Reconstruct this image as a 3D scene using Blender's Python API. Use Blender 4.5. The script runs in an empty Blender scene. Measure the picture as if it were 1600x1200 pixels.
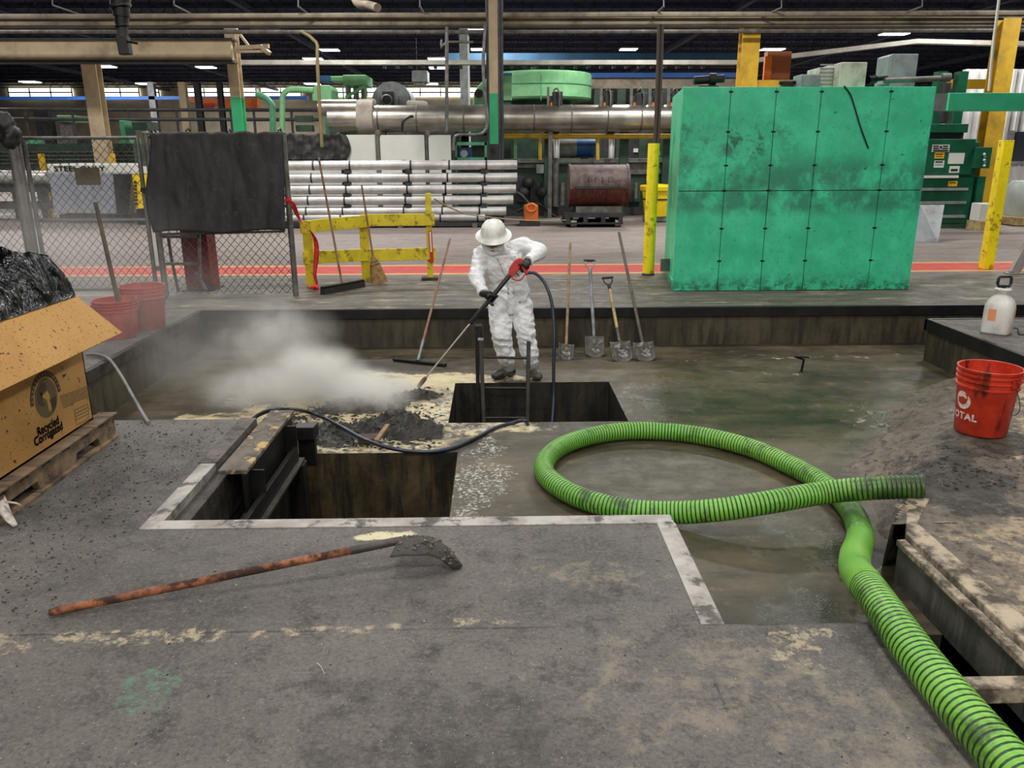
import bpy, bmesh, math, random
from mathutils import Vector, Matrix, noise as mn
V = Vector
random.seed(7)
scn = bpy.context.scene
COL = scn.collection
PI = math.pi

# ------------------------------------------------------------------ camera model (image taken as 1600x1200)
FPX = 1235.0; CAM_H = 1.7
_th = math.atan(360/FPX); _yaw = math.radians(1.11); _rl = math.radians(.2)
_F = V((math.sin(_yaw)*math.cos(_th), math.cos(_yaw)*math.cos(_th), -math.sin(_th)))
_R0 = V((math.cos(_yaw), -math.sin(_yaw), 0)); _U0 = _R0.cross(_F)
_R = _R0*math.cos(_rl) - _U0*math.sin(_rl); _U = _R0*math.sin(_rl) + _U0*math.cos(_rl)
EYE = V((0, 0, CAM_H))
def ray(px, py): return _F*FPX + _R*(px-800) + _U*(600-py)
def P(px, py, z=0.0):                  # where the sight line meets height z
    d = ray(px, py); return EYE + d*((z-CAM_H)/d.z)
def Q(px, py, y):                      # where it meets depth y
    d = ray(px, py); return EYE + d*(y/d.y)
def XP(px, py, x):                     # where it meets the plane x
    d = ray(px, py); return EYE + d*(x/d.x)
def PL(px, py, pt, n):
    d = ray(px, py); return EYE + d*((V(pt)-EYE).dot(V(n))/d.dot(V(n)))
cam_d = bpy.data.cameras.new('camera'); cam = bpy.data.objects.new('camera', cam_d); COL.objects.link(cam)
cam_d.sensor_width = 36; cam_d.lens = 36*FPX/1600; cam_d.clip_end = 300; cam_d.clip_start = .05
m3 = Matrix((_R, _U, -_F)).transposed()
cam.matrix_world = Matrix.Translation(EYE) @ m3.to_4x4()
scn.camera = cam
try: scn.cycles.volume_bounces = 4
except Exception: pass

ZP = -.446      # pit floor
ZR = -.2        # muddy slab at the right

# ------------------------------------------------------------------ materials
def lin(c):
    o = []
    for v in c[:3]:
        v /= 255.0
        o.append(v/12.92 if v <= .04045 else ((v+.055)/1.055)**2.4)
    return (*o, 1)
class NT:
    def __init__(s, name):
        s.m = bpy.data.materials.new(name); s.m.use_nodes = True; s.t = s.m.node_tree; s.t.nodes.clear()
        s.out = s.n('ShaderNodeOutputMaterial'); s.b = s.n('ShaderNodeBsdfPrincipled')
        s.l(s.b.outputs[0], s.out.inputs[0])
        s.pos = s.n('ShaderNodeNewGeometry').outputs['Position']; s.obj = s.n('ShaderNodeTexCoord').outputs['Object']
    def n(s, t, **k):
        x = s.t.nodes.new(t)
        for a, b in k.items(): setattr(x, a, b)
        return x
    def l(s, a, b): s.t.links.new(a, b)
    def put(s, inp, v):
        if hasattr(v, 'is_output') or isinstance(v, bpy.types.NodeSocket): s.l(v, inp)
        else: inp.default_value = v
    def math(s, op, a, b=0.0, clamp=False):
        x = s.n('ShaderNodeMath', operation=op, use_clamp=clamp); s.put(x.inputs[0], a); s.put(x.inputs[1], b); return x.outputs[0]
    def noise(s, scale, detail=4, rough=.55, vec=None, dist=0.0):
        x = s.n('ShaderNodeTexNoise'); x.inputs['Scale'].default_value = scale; x.inputs['Detail'].default_value = detail
        x.inputs['Roughness'].default_value = rough; x.inputs['Distortion'].default_value = dist
        s.l(vec or s.pos, x.inputs['Vector']); return x.outputs[0]
    def stretch(s, sc, vec=None, rot=(0, 0, 0)):
        x = s.n('ShaderNodeMapping'); x.inputs['Scale'].default_value = sc; x.inputs['Rotation'].default_value = rot
        s.l(vec or s.pos, x.inputs[0]); return x.outputs[0]
    def ramp(s, v, a, b, lo=0.0, hi=1.0):
        x = s.n('ShaderNodeMapRange', interpolation_type='SMOOTHSTEP'); s.put(x.inputs[0], v)
        x.inputs[1].default_value = a; x.inputs[2].default_value = b; x.inputs[3].default_value = lo; x.inputs[4].default_value = hi
        return x.outputs[0]
    def mix(s, f, a, b):
        x = s.n('ShaderNodeMix', data_type='RGBA'); s.put(x.inputs[0], f); s.put(x.inputs[6], a); s.put(x.inputs[7], b); return x.outputs[2]
    def blob(s, cx, cy, rx, ry, rot=0.0, amp=1.0, ns=3.0, soft=.35, detail=5):
        x = s.n('ShaderNodeMapping', vector_type='TEXTURE'); x.inputs['Location'].default_value = (cx, cy, 0)
        x.inputs['Rotation'].default_value = (0, 0, rot); x.inputs['Scale'].default_value = (rx, ry, 1e4); s.l(s.pos, x.inputs[0])
        L = s.n('ShaderNodeVectorMath', operation='LENGTH'); s.l(x.outputs[0], L.inputs[0])
        e = s.math('MULTIPLY', s.math('SUBTRACT', s.noise(ns, detail, .65), .5), amp*5)
        return s.ramp(s.math('ADD', s.math('SUBTRACT', 1.0, L.outputs['Value']), e), 0, soft)
    def mx(s, *a):
        v = a[0]
        for b in a[1:]: v = s.math('MAXIMUM', v, b)
        return v
    def mul(s, a, b): return s.math('MULTIPLY', a, b)
    def fin(s, col, rough=.6, metal=0.0, bump=None, bs=.3, bd=.02, spec=None):
        s.put(s.b.inputs['Base Color'], col); s.put(s.b.inputs['Roughness'], rough); s.put(s.b.inputs['Metallic'], metal)
        if spec is not None: s.b.inputs['Specular IOR Level'].default_value = spec
        if bump is not None:
            x = s.n('ShaderNodeBump'); x.inputs['Strength'].default_value = bs; x.inputs['Distance'].default_value = bd
            s.l(bump, x.inputs['Height']); s.l(x.outputs[0], s.b.inputs['Normal'])
        return s.m
_mc = {}
def mat(name, c, c2=None, sc=6.0, rough=.55, metal=0.0, bs=.0, bsc=40.0, dirt=None, da=.5, dsc=3.0, lo=.45, hi=.7, st=(1, 1, 1), spec=None):
    if name in _mc: return _mc[name]
    t = NT(name); v = t.stretch(st, t.obj)
    col = lin(c)
    if c2: col = t.mix(t.ramp(t.noise(sc, 5, .6, v), .35, .65), col, lin(c2))
    r = rough
    if dirt:
        d = t.ramp(t.noise(dsc, 8, .68, v), lo, hi); d = t.mul(d, da)
        col = t.mix(d, col, lin(dirt)); r = t.ramp(d, 0, 1, rough, min(1, rough+.25))
    b = t.noise(bsc, 4, .6, v) if bs else None
    _mc[name] = t.fin(col, r, metal, b, bs, .01, spec); return _mc[name]
def glow(name, c, s):
    t = NT(name); t.b.inputs['Emission Color'].default_value = lin(c); t.b.inputs['Emission Strength'].default_value = s
    return t.fin(lin(c), .5)

# ------------------------------------------------------------------ mesh builder
def frame(z, x=None):
    z = V(z).normalized(); x = V(x) if x is not None else (V((1, 0, 0)) if abs(z.x) < .9 else V((0, 1, 0)))
    y = z.cross(x).normalized(); x = y.cross(z).normalized()
    return Matrix((x, y, z)).transposed()
class MB:
    def __init__(s): s.v = []; s.f = []; s.mi = []; s.k = 0
    def add(s, vs, fs, k=None):
        o = len(s.v); s.v += [V(p) for p in vs]
        for f in fs: s.f.append([o+i for i in f]); s.mi.append(s.k if k is None else k)
        return s
    def box(s, c, d, rot=None, k=None):
        c = V(c); h = V(d)/2; vs = []
        for z in (-1, 1):
            for y in (-1, 1):
                for x in (-1, 1):
                    p = V((x*h.x, y*h.y, z*h.z)); vs.append(c+(rot @ p if rot else p))
        return s.add(vs, [(0, 2, 3, 1), (4, 5, 7, 6), (0, 1, 5, 4), (2, 6, 7, 3), (0, 4, 6, 2), (1, 3, 7, 5)], k)
    def bx(s, x0, x1, y0, y1, z0, z1, k=None):
        return s.box(((x0+x1)/2, (y0+y1)/2, (z0+z1)/2), (abs(x1-x0), abs(y1-y0), abs(z1-z0)), None, k)
    def bar(s, a, b, w, h, up=(0, 0, 1), k=None):           # rectangular bar from a to b, w across, h along 'up'
        a = V(a); b = V(b); z = (b-a).normalized(); up = V(up); x = z.cross(up)
        x = x.normalized() if x.length > 1e-4 else V((1, 0, 0)); y = x.cross(z)
        return s.box((a+b)/2, (w, h, (b-a).length), Matrix((x, y, z)).transposed(), k)
    def tube(s, pts, r, seg=10, cap=True, closed=False, k=None, kf=None):
        pts = [V(p) for p in pts]; n = len(pts); rs = r if isinstance(r, (list, tuple)) else [r]*n
        o = len(s.v); t0 = None; X = None
        for i in range(n):
            a = pts[i-1] if (i or closed) else pts[i]; b = pts[(i+1) % n] if (i < n-1 or closed) else pts[i]
            t = (b-a).normalized()
            if X is None: X = frame(t).col[0]
            X = (X - t*X.dot(t)).normalized(); Y = t.cross(X)
            for j in range(seg):
                an = 2*PI*j/seg; s.v.append(pts[i]+(X*math.cos(an)+Y*math.sin(an))*rs[i])
        for i in range(n if closed else n-1):
            kk = kf(i) if kf else (s.k if k is None else k)
            for j in range(seg):
                a = o+i*seg+j; b = o+i*seg+(j+1) % seg; c = o+((i+1) % n)*seg+(j+1) % seg; d = o+((i+1) % n)*seg+j
                s.f.append([a, b, c, d]); s.mi.append(kk)
        if cap and not closed:
            kk = s.k if k is None else k
            s.f.append([o+j for j in range(seg)][::-1]); s.mi.append(kk)
            s.f.append([o+(n-1)*seg+j for j in range(seg)]); s.mi.append(kk)
        return s
    def cyl(s, a, b, r, r2=None, seg=16, k=None): return s.tube([a, b], [r, r if r2 is None else r2], seg, k=k)
    def lathe(s, prof, o=(0, 0, 0), ax=(0, 0, 1), seg=24, k=None, kf=None, x=None):      # prof: (radius, height)
        M = frame(ax, x); o = V(o); b = len(s.v); n = len(prof)
        for r, h in prof:
            for j in range(seg):
                an = 2*PI*j/seg; s.v.append(o+M @ V((r*math.cos(an), r*math.sin(an), h)))
        for i in range(n-1):
            kk = kf(i) if kf else (s.k if k is None else k)
            for j in range(seg):
                s.f.append([b+i*seg+j, b+i*seg+(j+1) % seg, b+(i+1)*seg+(j+1) % seg, b+(i+1)*seg+j]); s.mi.append(kk)
        return s
    def disc(s, o, r, ax, seg=24, k=None): 
        M = frame(ax); o = V(o)
        return s.add([o+M @ V((r*math.cos(2*PI*j/seg), r*math.sin(2*PI*j/seg), 0)) for j in range(seg)], [list(range(seg))], k)
    def prism(s, poly, z0, z1, k=None):
        n = len(poly)
        return s.add([(x, y, z0) for x, y in poly]+[(x, y, z1) for x, y in poly],
                     [list(range(n))[::-1], list(range(n, 2*n))]+[[i, (i+1) % n, n+(i+1) % n, n+i] for i in range(n)], k)
    def slab(s, poly3, th, k=None):                        # thick plate from a 3D polygon, th = vector
        n = len(poly3); a = [V(p) for p in poly3]; th = V(th)
        return s.add(a+[p+th for p in a], [list(range(n))[::-1], list(range(n, 2*n))]+[[i, (i+1) % n, n+(i+1) % n, n+i] for i in range(n)], k)
    def ball(s, c, r, seg=16, rings=10, rot=None, k=None):
        c = V(c); r = V(r) if hasattr(r, '__len__') else V((r, r, r)); vs = []; fs = []
        g = lambda p: c+(rot @ p if rot else p)
        vs.append(g(V((0, 0, -r.z))))
        for i in range(1, rings):
            ph = -PI/2+PI*i/rings
            for j in range(seg):
                an = 2*PI*j/seg; vs.append(g(V((r.x*math.cos(ph)*math.cos(an), r.y*math.cos(ph)*math.sin(an), r.z*math.sin(ph)))))
        vs.append(g(V((0, 0, r.z)))); T = len(vs)-1
        for j in range(seg):
            fs.append((0, 1+(j+1) % seg, 1+j)); fs.append((T, T-seg+j, T-seg+(j+1) % seg))
        for i in range(rings-2):
            for j in range(seg):
                a = 1+i*seg+j; b = 1+i*seg+(j+1) % seg; fs.append((a, b, b+seg, a+seg))
        return s.add(vs, fs, k)
    def caps(s, a, b, r0, r1=None, seg=14):                # tapered capsule
        a = V(a); b = V(b); r1 = r0 if r1 is None else r1; t = (b-a).normalized(); pr = []
        L = (b-a).length
        for i in range(5): an = -PI/2+PI/2*i/4; pr.append((max(1e-4, r0*math.cos(an)), r0*math.sin(an)))
        for i in range(5): an = PI/2*i/4; pr.append((max(1e-4, r1*math.cos(an)), L+r1*math.sin(an)))
        return s.lathe(pr, a, t, seg)
    def loft(s, rings, seg=20):                            # rings: (centre, rx, ry) with level elliptic sections
        o = len(s.v); n = len(rings)
        for c, rx, ry in rings:
            for j in range(seg):
                an = 2*PI*j/seg; s.v.append(V(c)+V((rx*math.cos(an), ry*math.sin(an), 0)))
        for i in range(n-1):
            for j in range(seg):
                s.f.append([o+i*seg+j, o+i*seg+(j+1) % seg, o+(i+1)*seg+(j+1) % seg, o+(i+1)*seg+j]); s.mi.append(s.k)
        s.f.append([o+j for j in range(seg)][::-1]); s.mi.append(s.k)
        s.f.append([o+(n-1)*seg+j for j in range(seg)]); s.mi.append(s.k)
        return s
    def grid(s, fn, nu, nv, k=None):
        vs = [fn(i/nu, j/nv) for j in range(nv+1) for i in range(nu+1)]
        return s.add(vs, [(j*(nu+1)+i, j*(nu+1)+i+1, (j+1)*(nu+1)+i+1, (j+1)*(nu+1)+i) for j in range(nv) for i in range(nu)], k)
    def text(s, st, size, fn, k=None, sp=1.0, bold=0.0):             # fn maps (u, v) of the lettering to a point
        cu = bpy.data.curves.new('t', 'FONT'); cu.body = st; cu.size = size; cu.align_x = 'CENTER'; cu.align_y = 'CENTER'; cu.space_character = sp
        ob = bpy.data.objects.new('t', cu); COL.objects.link(ob); bpy.context.view_layer.update()
        me = ob.to_mesh()
        for dx, dy in (((0, 0),) if not bold else ((-bold, 0), (bold, 0), (0, bold), (0, -bold))):
            s.add([fn(v.co.x+dx, v.co.y+dy) for v in me.vertices], [list(p.vertices) for p in me.polygons], k)
        ob.to_mesh_clear(); bpy.data.objects.remove(ob); bpy.data.curves.remove(cu); return s
    def mesh(s, name, off=V((0, 0, 0)), smooth=None):
        me = bpy.data.meshes.new(name); me.from_pydata([p-off for p in s.v], [], s.f); me.update()
        for p, k in zip(me.polygons, s.mi): p.material_index = k
        if smooth is not None: me.shade_smooth(); me.set_sharp_from_angle(angle=math.radians(smooth))
        return me
    def build(s, name, m, parent=None, smooth=None, bevel=0.0, fix=True, solid=0.0):
        off = V(parent.location) if parent is not None and parent.parent is None else (V(parent.parent.location) if parent is not None else V((0, 0, 0)))
        me = s.mesh(name, off, None)
        if fix:
            b = bmesh.new(); b.from_mesh(me); bmesh.ops.recalc_face_normals(b, faces=b.faces); b.to_mesh(me); b.free()
        if smooth is not None: me.shade_smooth(); me.set_sharp_from_angle(angle=math.radians(smooth))
        for x in (m if isinstance(m, (list, tuple)) else [m]): me.materials.append(x)
        o = bpy.data.objects.new(name, me); COL.objects.link(o); o.parent = parent
        if solid:
            q = o.modifiers.new('thickness', 'SOLIDIFY'); q.thickness = solid; q.offset = 0
        if bevel:
            q = o.modifiers.new('bevel', 'BEVEL'); q.width = bevel; q.segments = 2; q.limit_method = 'ANGLE'; q.angle_limit = math.radians(40)
        return o
def thing(name, label, cat, loc, group=None):
    o = bpy.data.objects.new(name, None); o.empty_display_size = .1; COL.objects.link(o); o.location = V(loc)
    return tag(o, label, cat, group)
def tag(o, label, cat, group=None, kind=None):
    o['label'] = label; o['category'] = cat
    if group: o['group'] = group
    if kind: o['kind'] = kind
    return o
def struct(name, mb, m, **k):
    o = mb.build(name, m, None, **k); o['kind'] = 'structure'; return o
def dup(root, d, label, group=None):                       # copy a thing with its parts and their sub-parts
    r = root.copy(); COL.objects.link(r); r.location = root.location+V(d); r['label'] = label
    if group: r['group'] = group
    for ch in list(root.children):
        c = ch.copy(); COL.objects.link(c); c.parent = r
        for g in ch.children:
            e = g.copy(); COL.objects.link(e); e.parent = c
    return r
def spline(pts, step=.02):
    pts = [V(p) for p in pts]; q = [pts[0]*2-pts[1]]+pts+[pts[-1]*2-pts[-2]]; out = []
    for i in range(1, len(q)-2):
        a, b, c, d = q[i-1:i+3]; n = max(2, int((c-b).length/step))
        for j in range(n):
            t = j/n; out.append(.5*((2*b)+(c-a)*t+(2*a-5*b+4*c-d)*t*t+(3*b-a-3*c+d)*t**3))
    out.append(pts[-1]); return out
def resample(pts, step):
    out = [pts[0]]; acc = 0.0
    for a, b in zip(pts, pts[1:]):
        L = (b-a).length; t = step-acc
        while t <= L:
            out.append(a+(b-a)*(t/L)); t += step
        acc = (acc+L) % step if L else acc
    return out
def remesh(mb, name, m, parent, vox, it=6, fn=None, sf=.5):
    me = mb.mesh('tmp'); o = bpy.data.objects.new('tmp', me); COL.objects.link(o)
    r = o.modifiers.new('r', 'REMESH'); r.mode = 'VOXEL'; r.voxel_size = vox
    if it: q = o.modifiers.new('s', 'SMOOTH'); q.iterations = it; q.factor = sf
    dg = bpy.context.evaluated_depsgraph_get(); dg.update()
    nm = bpy.data.meshes.new_from_object(o.evaluated_get(dg)); bpy.data.objects.remove(o)
    off = V(parent.location)
    ns = [v.normal.copy() for v in nm.vertices]; ps = [v.co.copy() for v in nm.vertices]
    for v, p, n in zip(nm.vertices, ps, ns): v.co = (p+n*fn(p) if fn else p)-off
    nm.materials.clear(); nm.materials.append(m); nm.shade_smooth(); nm.update(); nm.name = name
    o = bpy.data.objects.new(name, nm); COL.objects.link(o); o.parent = parent; return o
LAMP_NEAR = 165.0; LAMP_FAR = 420.0; STEAM = 13.0; MIST = .6; EXPO = .16
# ------------------------------------------------------------------ floor and pit materials
def m_floor():
    t = NT('upper_concrete')
    big = t.noise(.9, 6, .6); mid = t.noise(5, 8, .7); fine = t.noise(60, 6, .8)
    col = t.mix(t.ramp(big, .35, .68), lin((115, 108, 103)), lin((85, 80, 76)))
    col = t.mix(t.mul(t.ramp(mid, .5, .68), .6), col, lin((58, 54, 52)))
    col = t.mix(t.mul(t.ramp(fine, .5, .68), .6), col, lin((142, 137, 132)))
    col = t.mix(t.mul(t.ramp(fine, .5, .36), .6), col, lin((52, 49, 47)))
    sx = t.noise(3.2, 7, .65, t.stretch((.35, 1.6, 1)))
    # lighter trafficked aisle beyond the pit, brushed along the aisle
    y = t.n('ShaderNodeSeparateXYZ'); t.l(t.pos, y.inputs[0]); Y = y.outputs[1]
    aisle = t.mix(t.ramp(sx, .35, .7), lin((140, 128, 122)), lin((118, 107, 102)))
    fa = t.ramp(t.math('ADD', Y, t.mul(t.math('SUBTRACT', mid, .5), 1.2)), 10.9, 12.0)
    shelf = t.mix(t.ramp(sx, .38, .66), lin((106, 98, 88)), lin((66, 60, 53)))
    shelf = t.mix(t.mul(t.ramp(t.noise(2.6, 8, .7, t.stretch((.7, 2.2, 1))), .55, .66), .8), shelf, lin((178, 166, 138)))
    col = t.mix(t.ramp(Y, 8.2, 8.9), col, shelf); col = t.mix(fa, col, aisle)
    # painted walkway line: red between two yellow borders
    wear = t.ramp(t.noise(7, 6, .7, t.stretch((.4, 1, 1))), .62, .78)
    def band(a, b): return t.mul(t.math('GREATER_THAN', Y, a), t.math('LESS_THAN', Y, b))
    yl = t.math('ADD', Y, t.math('MULTIPLY', y.outputs[0], .004))
    def band(a, b): return t.mul(t.math('GREATER_THAN', yl, a), t.math('LESS_THAN', yl, b))
    col = t.mix(t.mul(band(11.62, 12.66), t.math('SUBTRACT', 1.0, t.mul(wear, .5))), col, lin((222, 176, 96)))
    col = t.mix(t.mul(band(11.74, 12.54), t.math('SUBTRACT', 1.0, t.mul(wear, .35))), col, lin((205, 74, 68)))
    # spills and scrapes
    jn = t.mul(t.math('LESS_THAN', t.math('ABSOLUTE', t.math('ADD', t.math('SUBTRACT', Y, 2.578), t.mul(t.math('SUBTRACT', mid, .5), .03))), .006), t.ramp(t.noise(2.5, 3), .4, .6))
    jx = t.mul(t.math('LESS_THAN', t.math('ABSOLUTE', t.math('ADD', t.math('SUBTRACT', y.outputs[0], .72), t.mul(t.math('SUBTRACT', mid, .5), .03))), .005), t.ramp(t.noise(2.5, 3), .42, .6))
    col = t.mix(t.mul(t.math('MAXIMUM', jn, t.mul(jx, t.math('LESS_THAN', Y, 2.6))), .7), col, lin((48, 44, 42)))
    brk = t.ramp(t.noise(17, 6, .75), .47, .58)
    sp = t.mx(t.blob(-1.35, 2.56, .42, .05, 0, .7, 5), t.blob(-.62, 2.58, .25, .035, .1, .8, 6), t.blob(-.1, 2.62, .18, .025, 0, .9, 7),
              t.blob(-2.0, 2.5, .3, .08, 0, .8, 6), t.blob(1.05, 2.42, .12, .14, .3, .9, 7), t.blob(1.15, 2.52, .1, .03, 0, .8, 8))
    col = t.mix(t.mul(t.mul(sp, brk), .85), col, lin((186, 172, 142)))
    col = t.mix(t.blob(-.52, 3.33, .17, .05, .05, .35, 9), col, lin((226, 216, 178)))
    col = t.mix(t.mul(t.mul(t.blob(-1.16, 2.24, .1, .12, .3, .7, 7), t.ramp(t.noise(22, 6, .75), .42, .62)), .55), col, lin((92, 150, 118)))
    col = t.mix(t.mul(t.mx(t.blob(.7, 2.2, .45, .3, 0, 1, 6), t.blob(1.2, 1.95, .3, .4, 0, 1, 7), t.blob(-2.4, 2.2, .5, .25, 0, 1, 5), t.blob(.35, 2.95, .3, .1, 0, 1, 6)), t.mul(t.ramp(t.noise(9, 7, .75), .45, .6), .6)), col, lin((150, 140, 122)))
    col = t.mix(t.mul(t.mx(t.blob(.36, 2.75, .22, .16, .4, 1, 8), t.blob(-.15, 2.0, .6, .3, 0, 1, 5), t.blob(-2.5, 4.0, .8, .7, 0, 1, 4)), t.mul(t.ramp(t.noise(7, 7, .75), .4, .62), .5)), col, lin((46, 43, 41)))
    # salt-white grit on the left slab
    gr = t.mul(t.mx(t.blob(-2.3, 4.75, .6, .2, 0, 1, 5), t.blob(-1.9, 4.6, .3, .3, 0, 1, 6)), t.ramp(t.noise(90, 4, .75), .56, .64))
    col = t.mix(t.mul(gr, .7), col, lin((190, 187, 182)))
    # fine grit: pale and dark flecks everywhere near the pit
    near = t.ramp(Y, 11, 9)
    col = t.mix(t.mul(t.ramp(t.noise(110, 2, .5), .69, .74), t.mul(near, .8)), col, lin((190, 186, 180)))
    col = t.mix(t.mul(t.ramp(t.noise(75, 3, .6), .66, .72), t.mul(near, .8)), col, lin((30, 28, 27)))
    gm = t.noise(19, 8, .78)
    col = t.mix(t.mul(t.ramp(gm, .53, .66), t.mul(near, .55)), col, lin((44, 41, 39)))
    col = t.mix(t.mul(t.ramp(gm, .47, .36), t.mul(near, .3)), col, lin((134, 128, 122)))
    b = t.math('ADD', t.math('ADD', t.mul(mid, .5), t.mul(gm, .8)), t.noise(90, 4, .7))
    return t.fin(col, t.ramp(mid, .3, .7, .42, .72), 0, b, .75, .016)
def m_pit():
    t = NT('pit_concrete')
    big = t.noise(1.1, 7, .65, t.stretch((.8, 1.5, 1))); mid = t.noise(5.5, 8, .72); st = t.noise(3, 8, .7, t.stretch((.5, 2.2, 1)))
    col = t.mix(t.ramp(big, .34, .66), lin((92, 82, 62)), lin((54, 46, 32)))
    col = t.mix(t.mul(t.ramp(st, .5, .68), .7), col, lin((40, 35, 25)))
    col = t.mix(t.mul(t.ramp(mid, .56, .72), .5), col, lin((124, 116, 98)))
    yel = t.mx(t.blob(2.85, 5.0, .22, .12, 0, .7, 5), t.blob(.9, 8.0, .45, .1, 0, .9, 5), t.blob(1.75, 7.6, .4, .12, 0, .9, 5))
    col = t.mix(t.mul(yel, .7), col, lin((74, 58, 18)))
    cream = t.mul(t.mx(t.blob(-1.0, 6.75, 1.3, 1.1, 0, .55, 2.2, .3), t.blob(-.95, 5.75, .62, .26, 0, .6, 4), t.blob(-.6, 7.5, .9, .25, 0, .8, 3), t.blob(-2.6, 6.1, .7, .35, .5, .9, 3)),
                  t.ramp(t.noise(3.0, 8, .72, t.stretch((.8, 1.4, 1))), .36, .54))
    col = t.mix(t.mul(cream, .95), col, lin((206, 190, 148)))
    dk = t.mul(t.mx(t.blob(-1.0, 6.2, 1.0, .7, 0, .8, 4), t.blob(-.3, 6.0, .3, .5, 0, .8, 5)), t.ramp(t.noise(16, 6, .75), .47, .6))
    col = t.mix(dk, col, lin((44, 41, 36)))
    g = t.mul(t.mx(t.blob(-.12, 5.0, .2, .75, -.1, .7, 6), t.blob(-.42, 6.5, .16, .7, 0, .9, 6), t.blob(0, 7.55, .5, .12, 0, .8, 6), t.blob(-.1, 6.1, .5, .1, 0, .8, 6)), t.ramp(t.noise(42, 4, .75), .5, .62))
    col = t.mix(t.mul(g, .75), col, lin((214, 212, 204)))
    foam = t.mul(t.mx(t.blob(3.3, 6.1, .35, .5, .4, .9, 5), t.blob(2.9, 7.6, .3, .08, 0, .9, 6), t.blob(2.05, 8.2, .18, .04, 0, .9, 7), t.blob(3.55, 8.3, .8, .1, 0, 1, 6)), t.ramp(t.noise(9, 6, .7), .55, .63))
    col = t.mix(t.mul(foam, .8), col, lin((190, 184, 170)))
    wet = t.mx(t.blob(2.0, 6.6, 1.6, 1.4, 0, .5, 1.6, .6), t.blob(1.85, 4.1, .3, .5, 0, .6, 5), t.blob(3.1, 5.8, .5, .6, 0, .7, 4))
    b = t.math('ADD', t.mul(mid, .7), t.mul(t.noise(60, 4, .7), .6))
    pud = t.mx(t.blob(1.98, 3.75, .26, .34, 0, .3, 5, .2), t.blob(3.4, 5.95, .3, .4, .4, .5, 5, .3), t.blob(2.9, 5.1, .35, .15, 0, .6, 5, .3), t.blob(1.6, 3.2, .3, .4, 0, .6, 4))
    col = t.mix(t.mul(pud, .6), col, lin((38, 34, 26)))
    rough = t.math('SUBTRACT', t.math('SUBTRACT', t.ramp(mid, .3, .7, .36, .66), t.mul(wet, .22)), t.mul(pud, .34), True)
    return t.fin(col, rough, 0, b, .35, .015)
def m_mud():
    t = NT('muddy_slab_concrete')
    n = t.noise(2.6, 8, .7); f = t.noise(14, 7, .75)
    col = t.mix(t.ramp(n, .4, .62), lin((92, 82, 73)), lin((108, 97, 84)))
    col = t.mix(t.mul(t.ramp(f, .5, .62), .8), col, lin((44, 39, 34)))
    cr = t.mul(t.mx(t.blob(3.75, 5.05, .8, .35, .2, .6, 3), t.blob(4.4, 5.8, .7, .9, 0, .6, 3), t.mul(t.blob(3.1, 3.6, .9, .35, -.3, .9, 3), .6), t.mul(t.blob(2.55, 3.2, .3, .8, 0, .9, 4), .6)), t.ramp(t.noise(9, 8, .75), .45, .6))
    col = t.mix(t.mul(cr, .9), col, lin((196, 176, 142)))
    dk = t.mul(t.mx(t.blob(2.75, 4.3, .35, .5, -.5, .5, 5), t.blob(3.3, 4.9, .6, .3, .3, .7, 4)), .85)
    col = t.mix(dk, col, lin((40, 35, 30)))
    col = t.mix(t.ramp(t.noise(120, 2, .5), .72, .76), col, lin((220, 214, 204)))
    b = t.math('ADD', n, t.mul(f, .9))
    return t.fin(col, t.ramp(f, .3, .6, .35, .75), 0, b, .6, .03)
def m_wall(name, a, b, dark):
    t = NT(name); v = t.noise(3, 7, .7, t.stretch((3.2, 3.2, .35))); n = t.noise(2.0, 8, .7)
    col = t.mix(t.ramp(n, .35, .65), lin(a), lin(b)); col = t.mix(t.mul(t.ramp(v, .42, .62), .85), col, lin(dark))
    return t.fin(col, .5, 0, t.noise(22, 6, .7), .4, .012)
M_floor = m_floor(); M_pit = m_pit(); M_mud = m_mud()
M_pw = m_wall('pit_wall_concrete', (82, 74, 58), (60, 53, 40), (38, 33, 25))
M_sump = m_wall('sump_wall_concrete', (84, 70, 46), (48, 40, 27), (20, 17, 14))
M_sump2 = m_wall('oily_sump_concrete', (52, 47, 38), (32, 29, 24), (14, 13, 12))
M_tr = m_wall('trench_concrete', (92, 92, 84), (66, 66, 60), (46, 46, 42))
M_black = mat('black_steel', (20, 20, 22), (34, 33, 33), 5, .45, .3, .15, 30)
M_edge = mat('scuffed_steel_edging', (176, 170, 164), (140, 134, 128), 5, .5, .35, .2, 50, (60, 54, 48), .8, 7, .5, .62)
M_kerb = mat('sandy_kerb', (176, 160, 136), (132, 122, 108), 6, .75, 0, .6, 40, (58, 50, 42), .85, 6, .44, .6)
M_grime = mat('grimy_steel', (44, 41, 37), (70, 64, 56), 9, .6, .3, .4, 45, (150, 130, 95), .6, 8, .6, .7)
M_dirtc = mat('dirty_concrete_edge', (104, 97, 90), (78, 72, 66), 6, .75, 0, .5, 40, (50, 46, 42), .7, 8, .5, .62)
M_dkst = mat('dark_oily_steel', (17, 17, 18), (30, 28, 26), 8, .5, .4, .2, 40)

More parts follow.
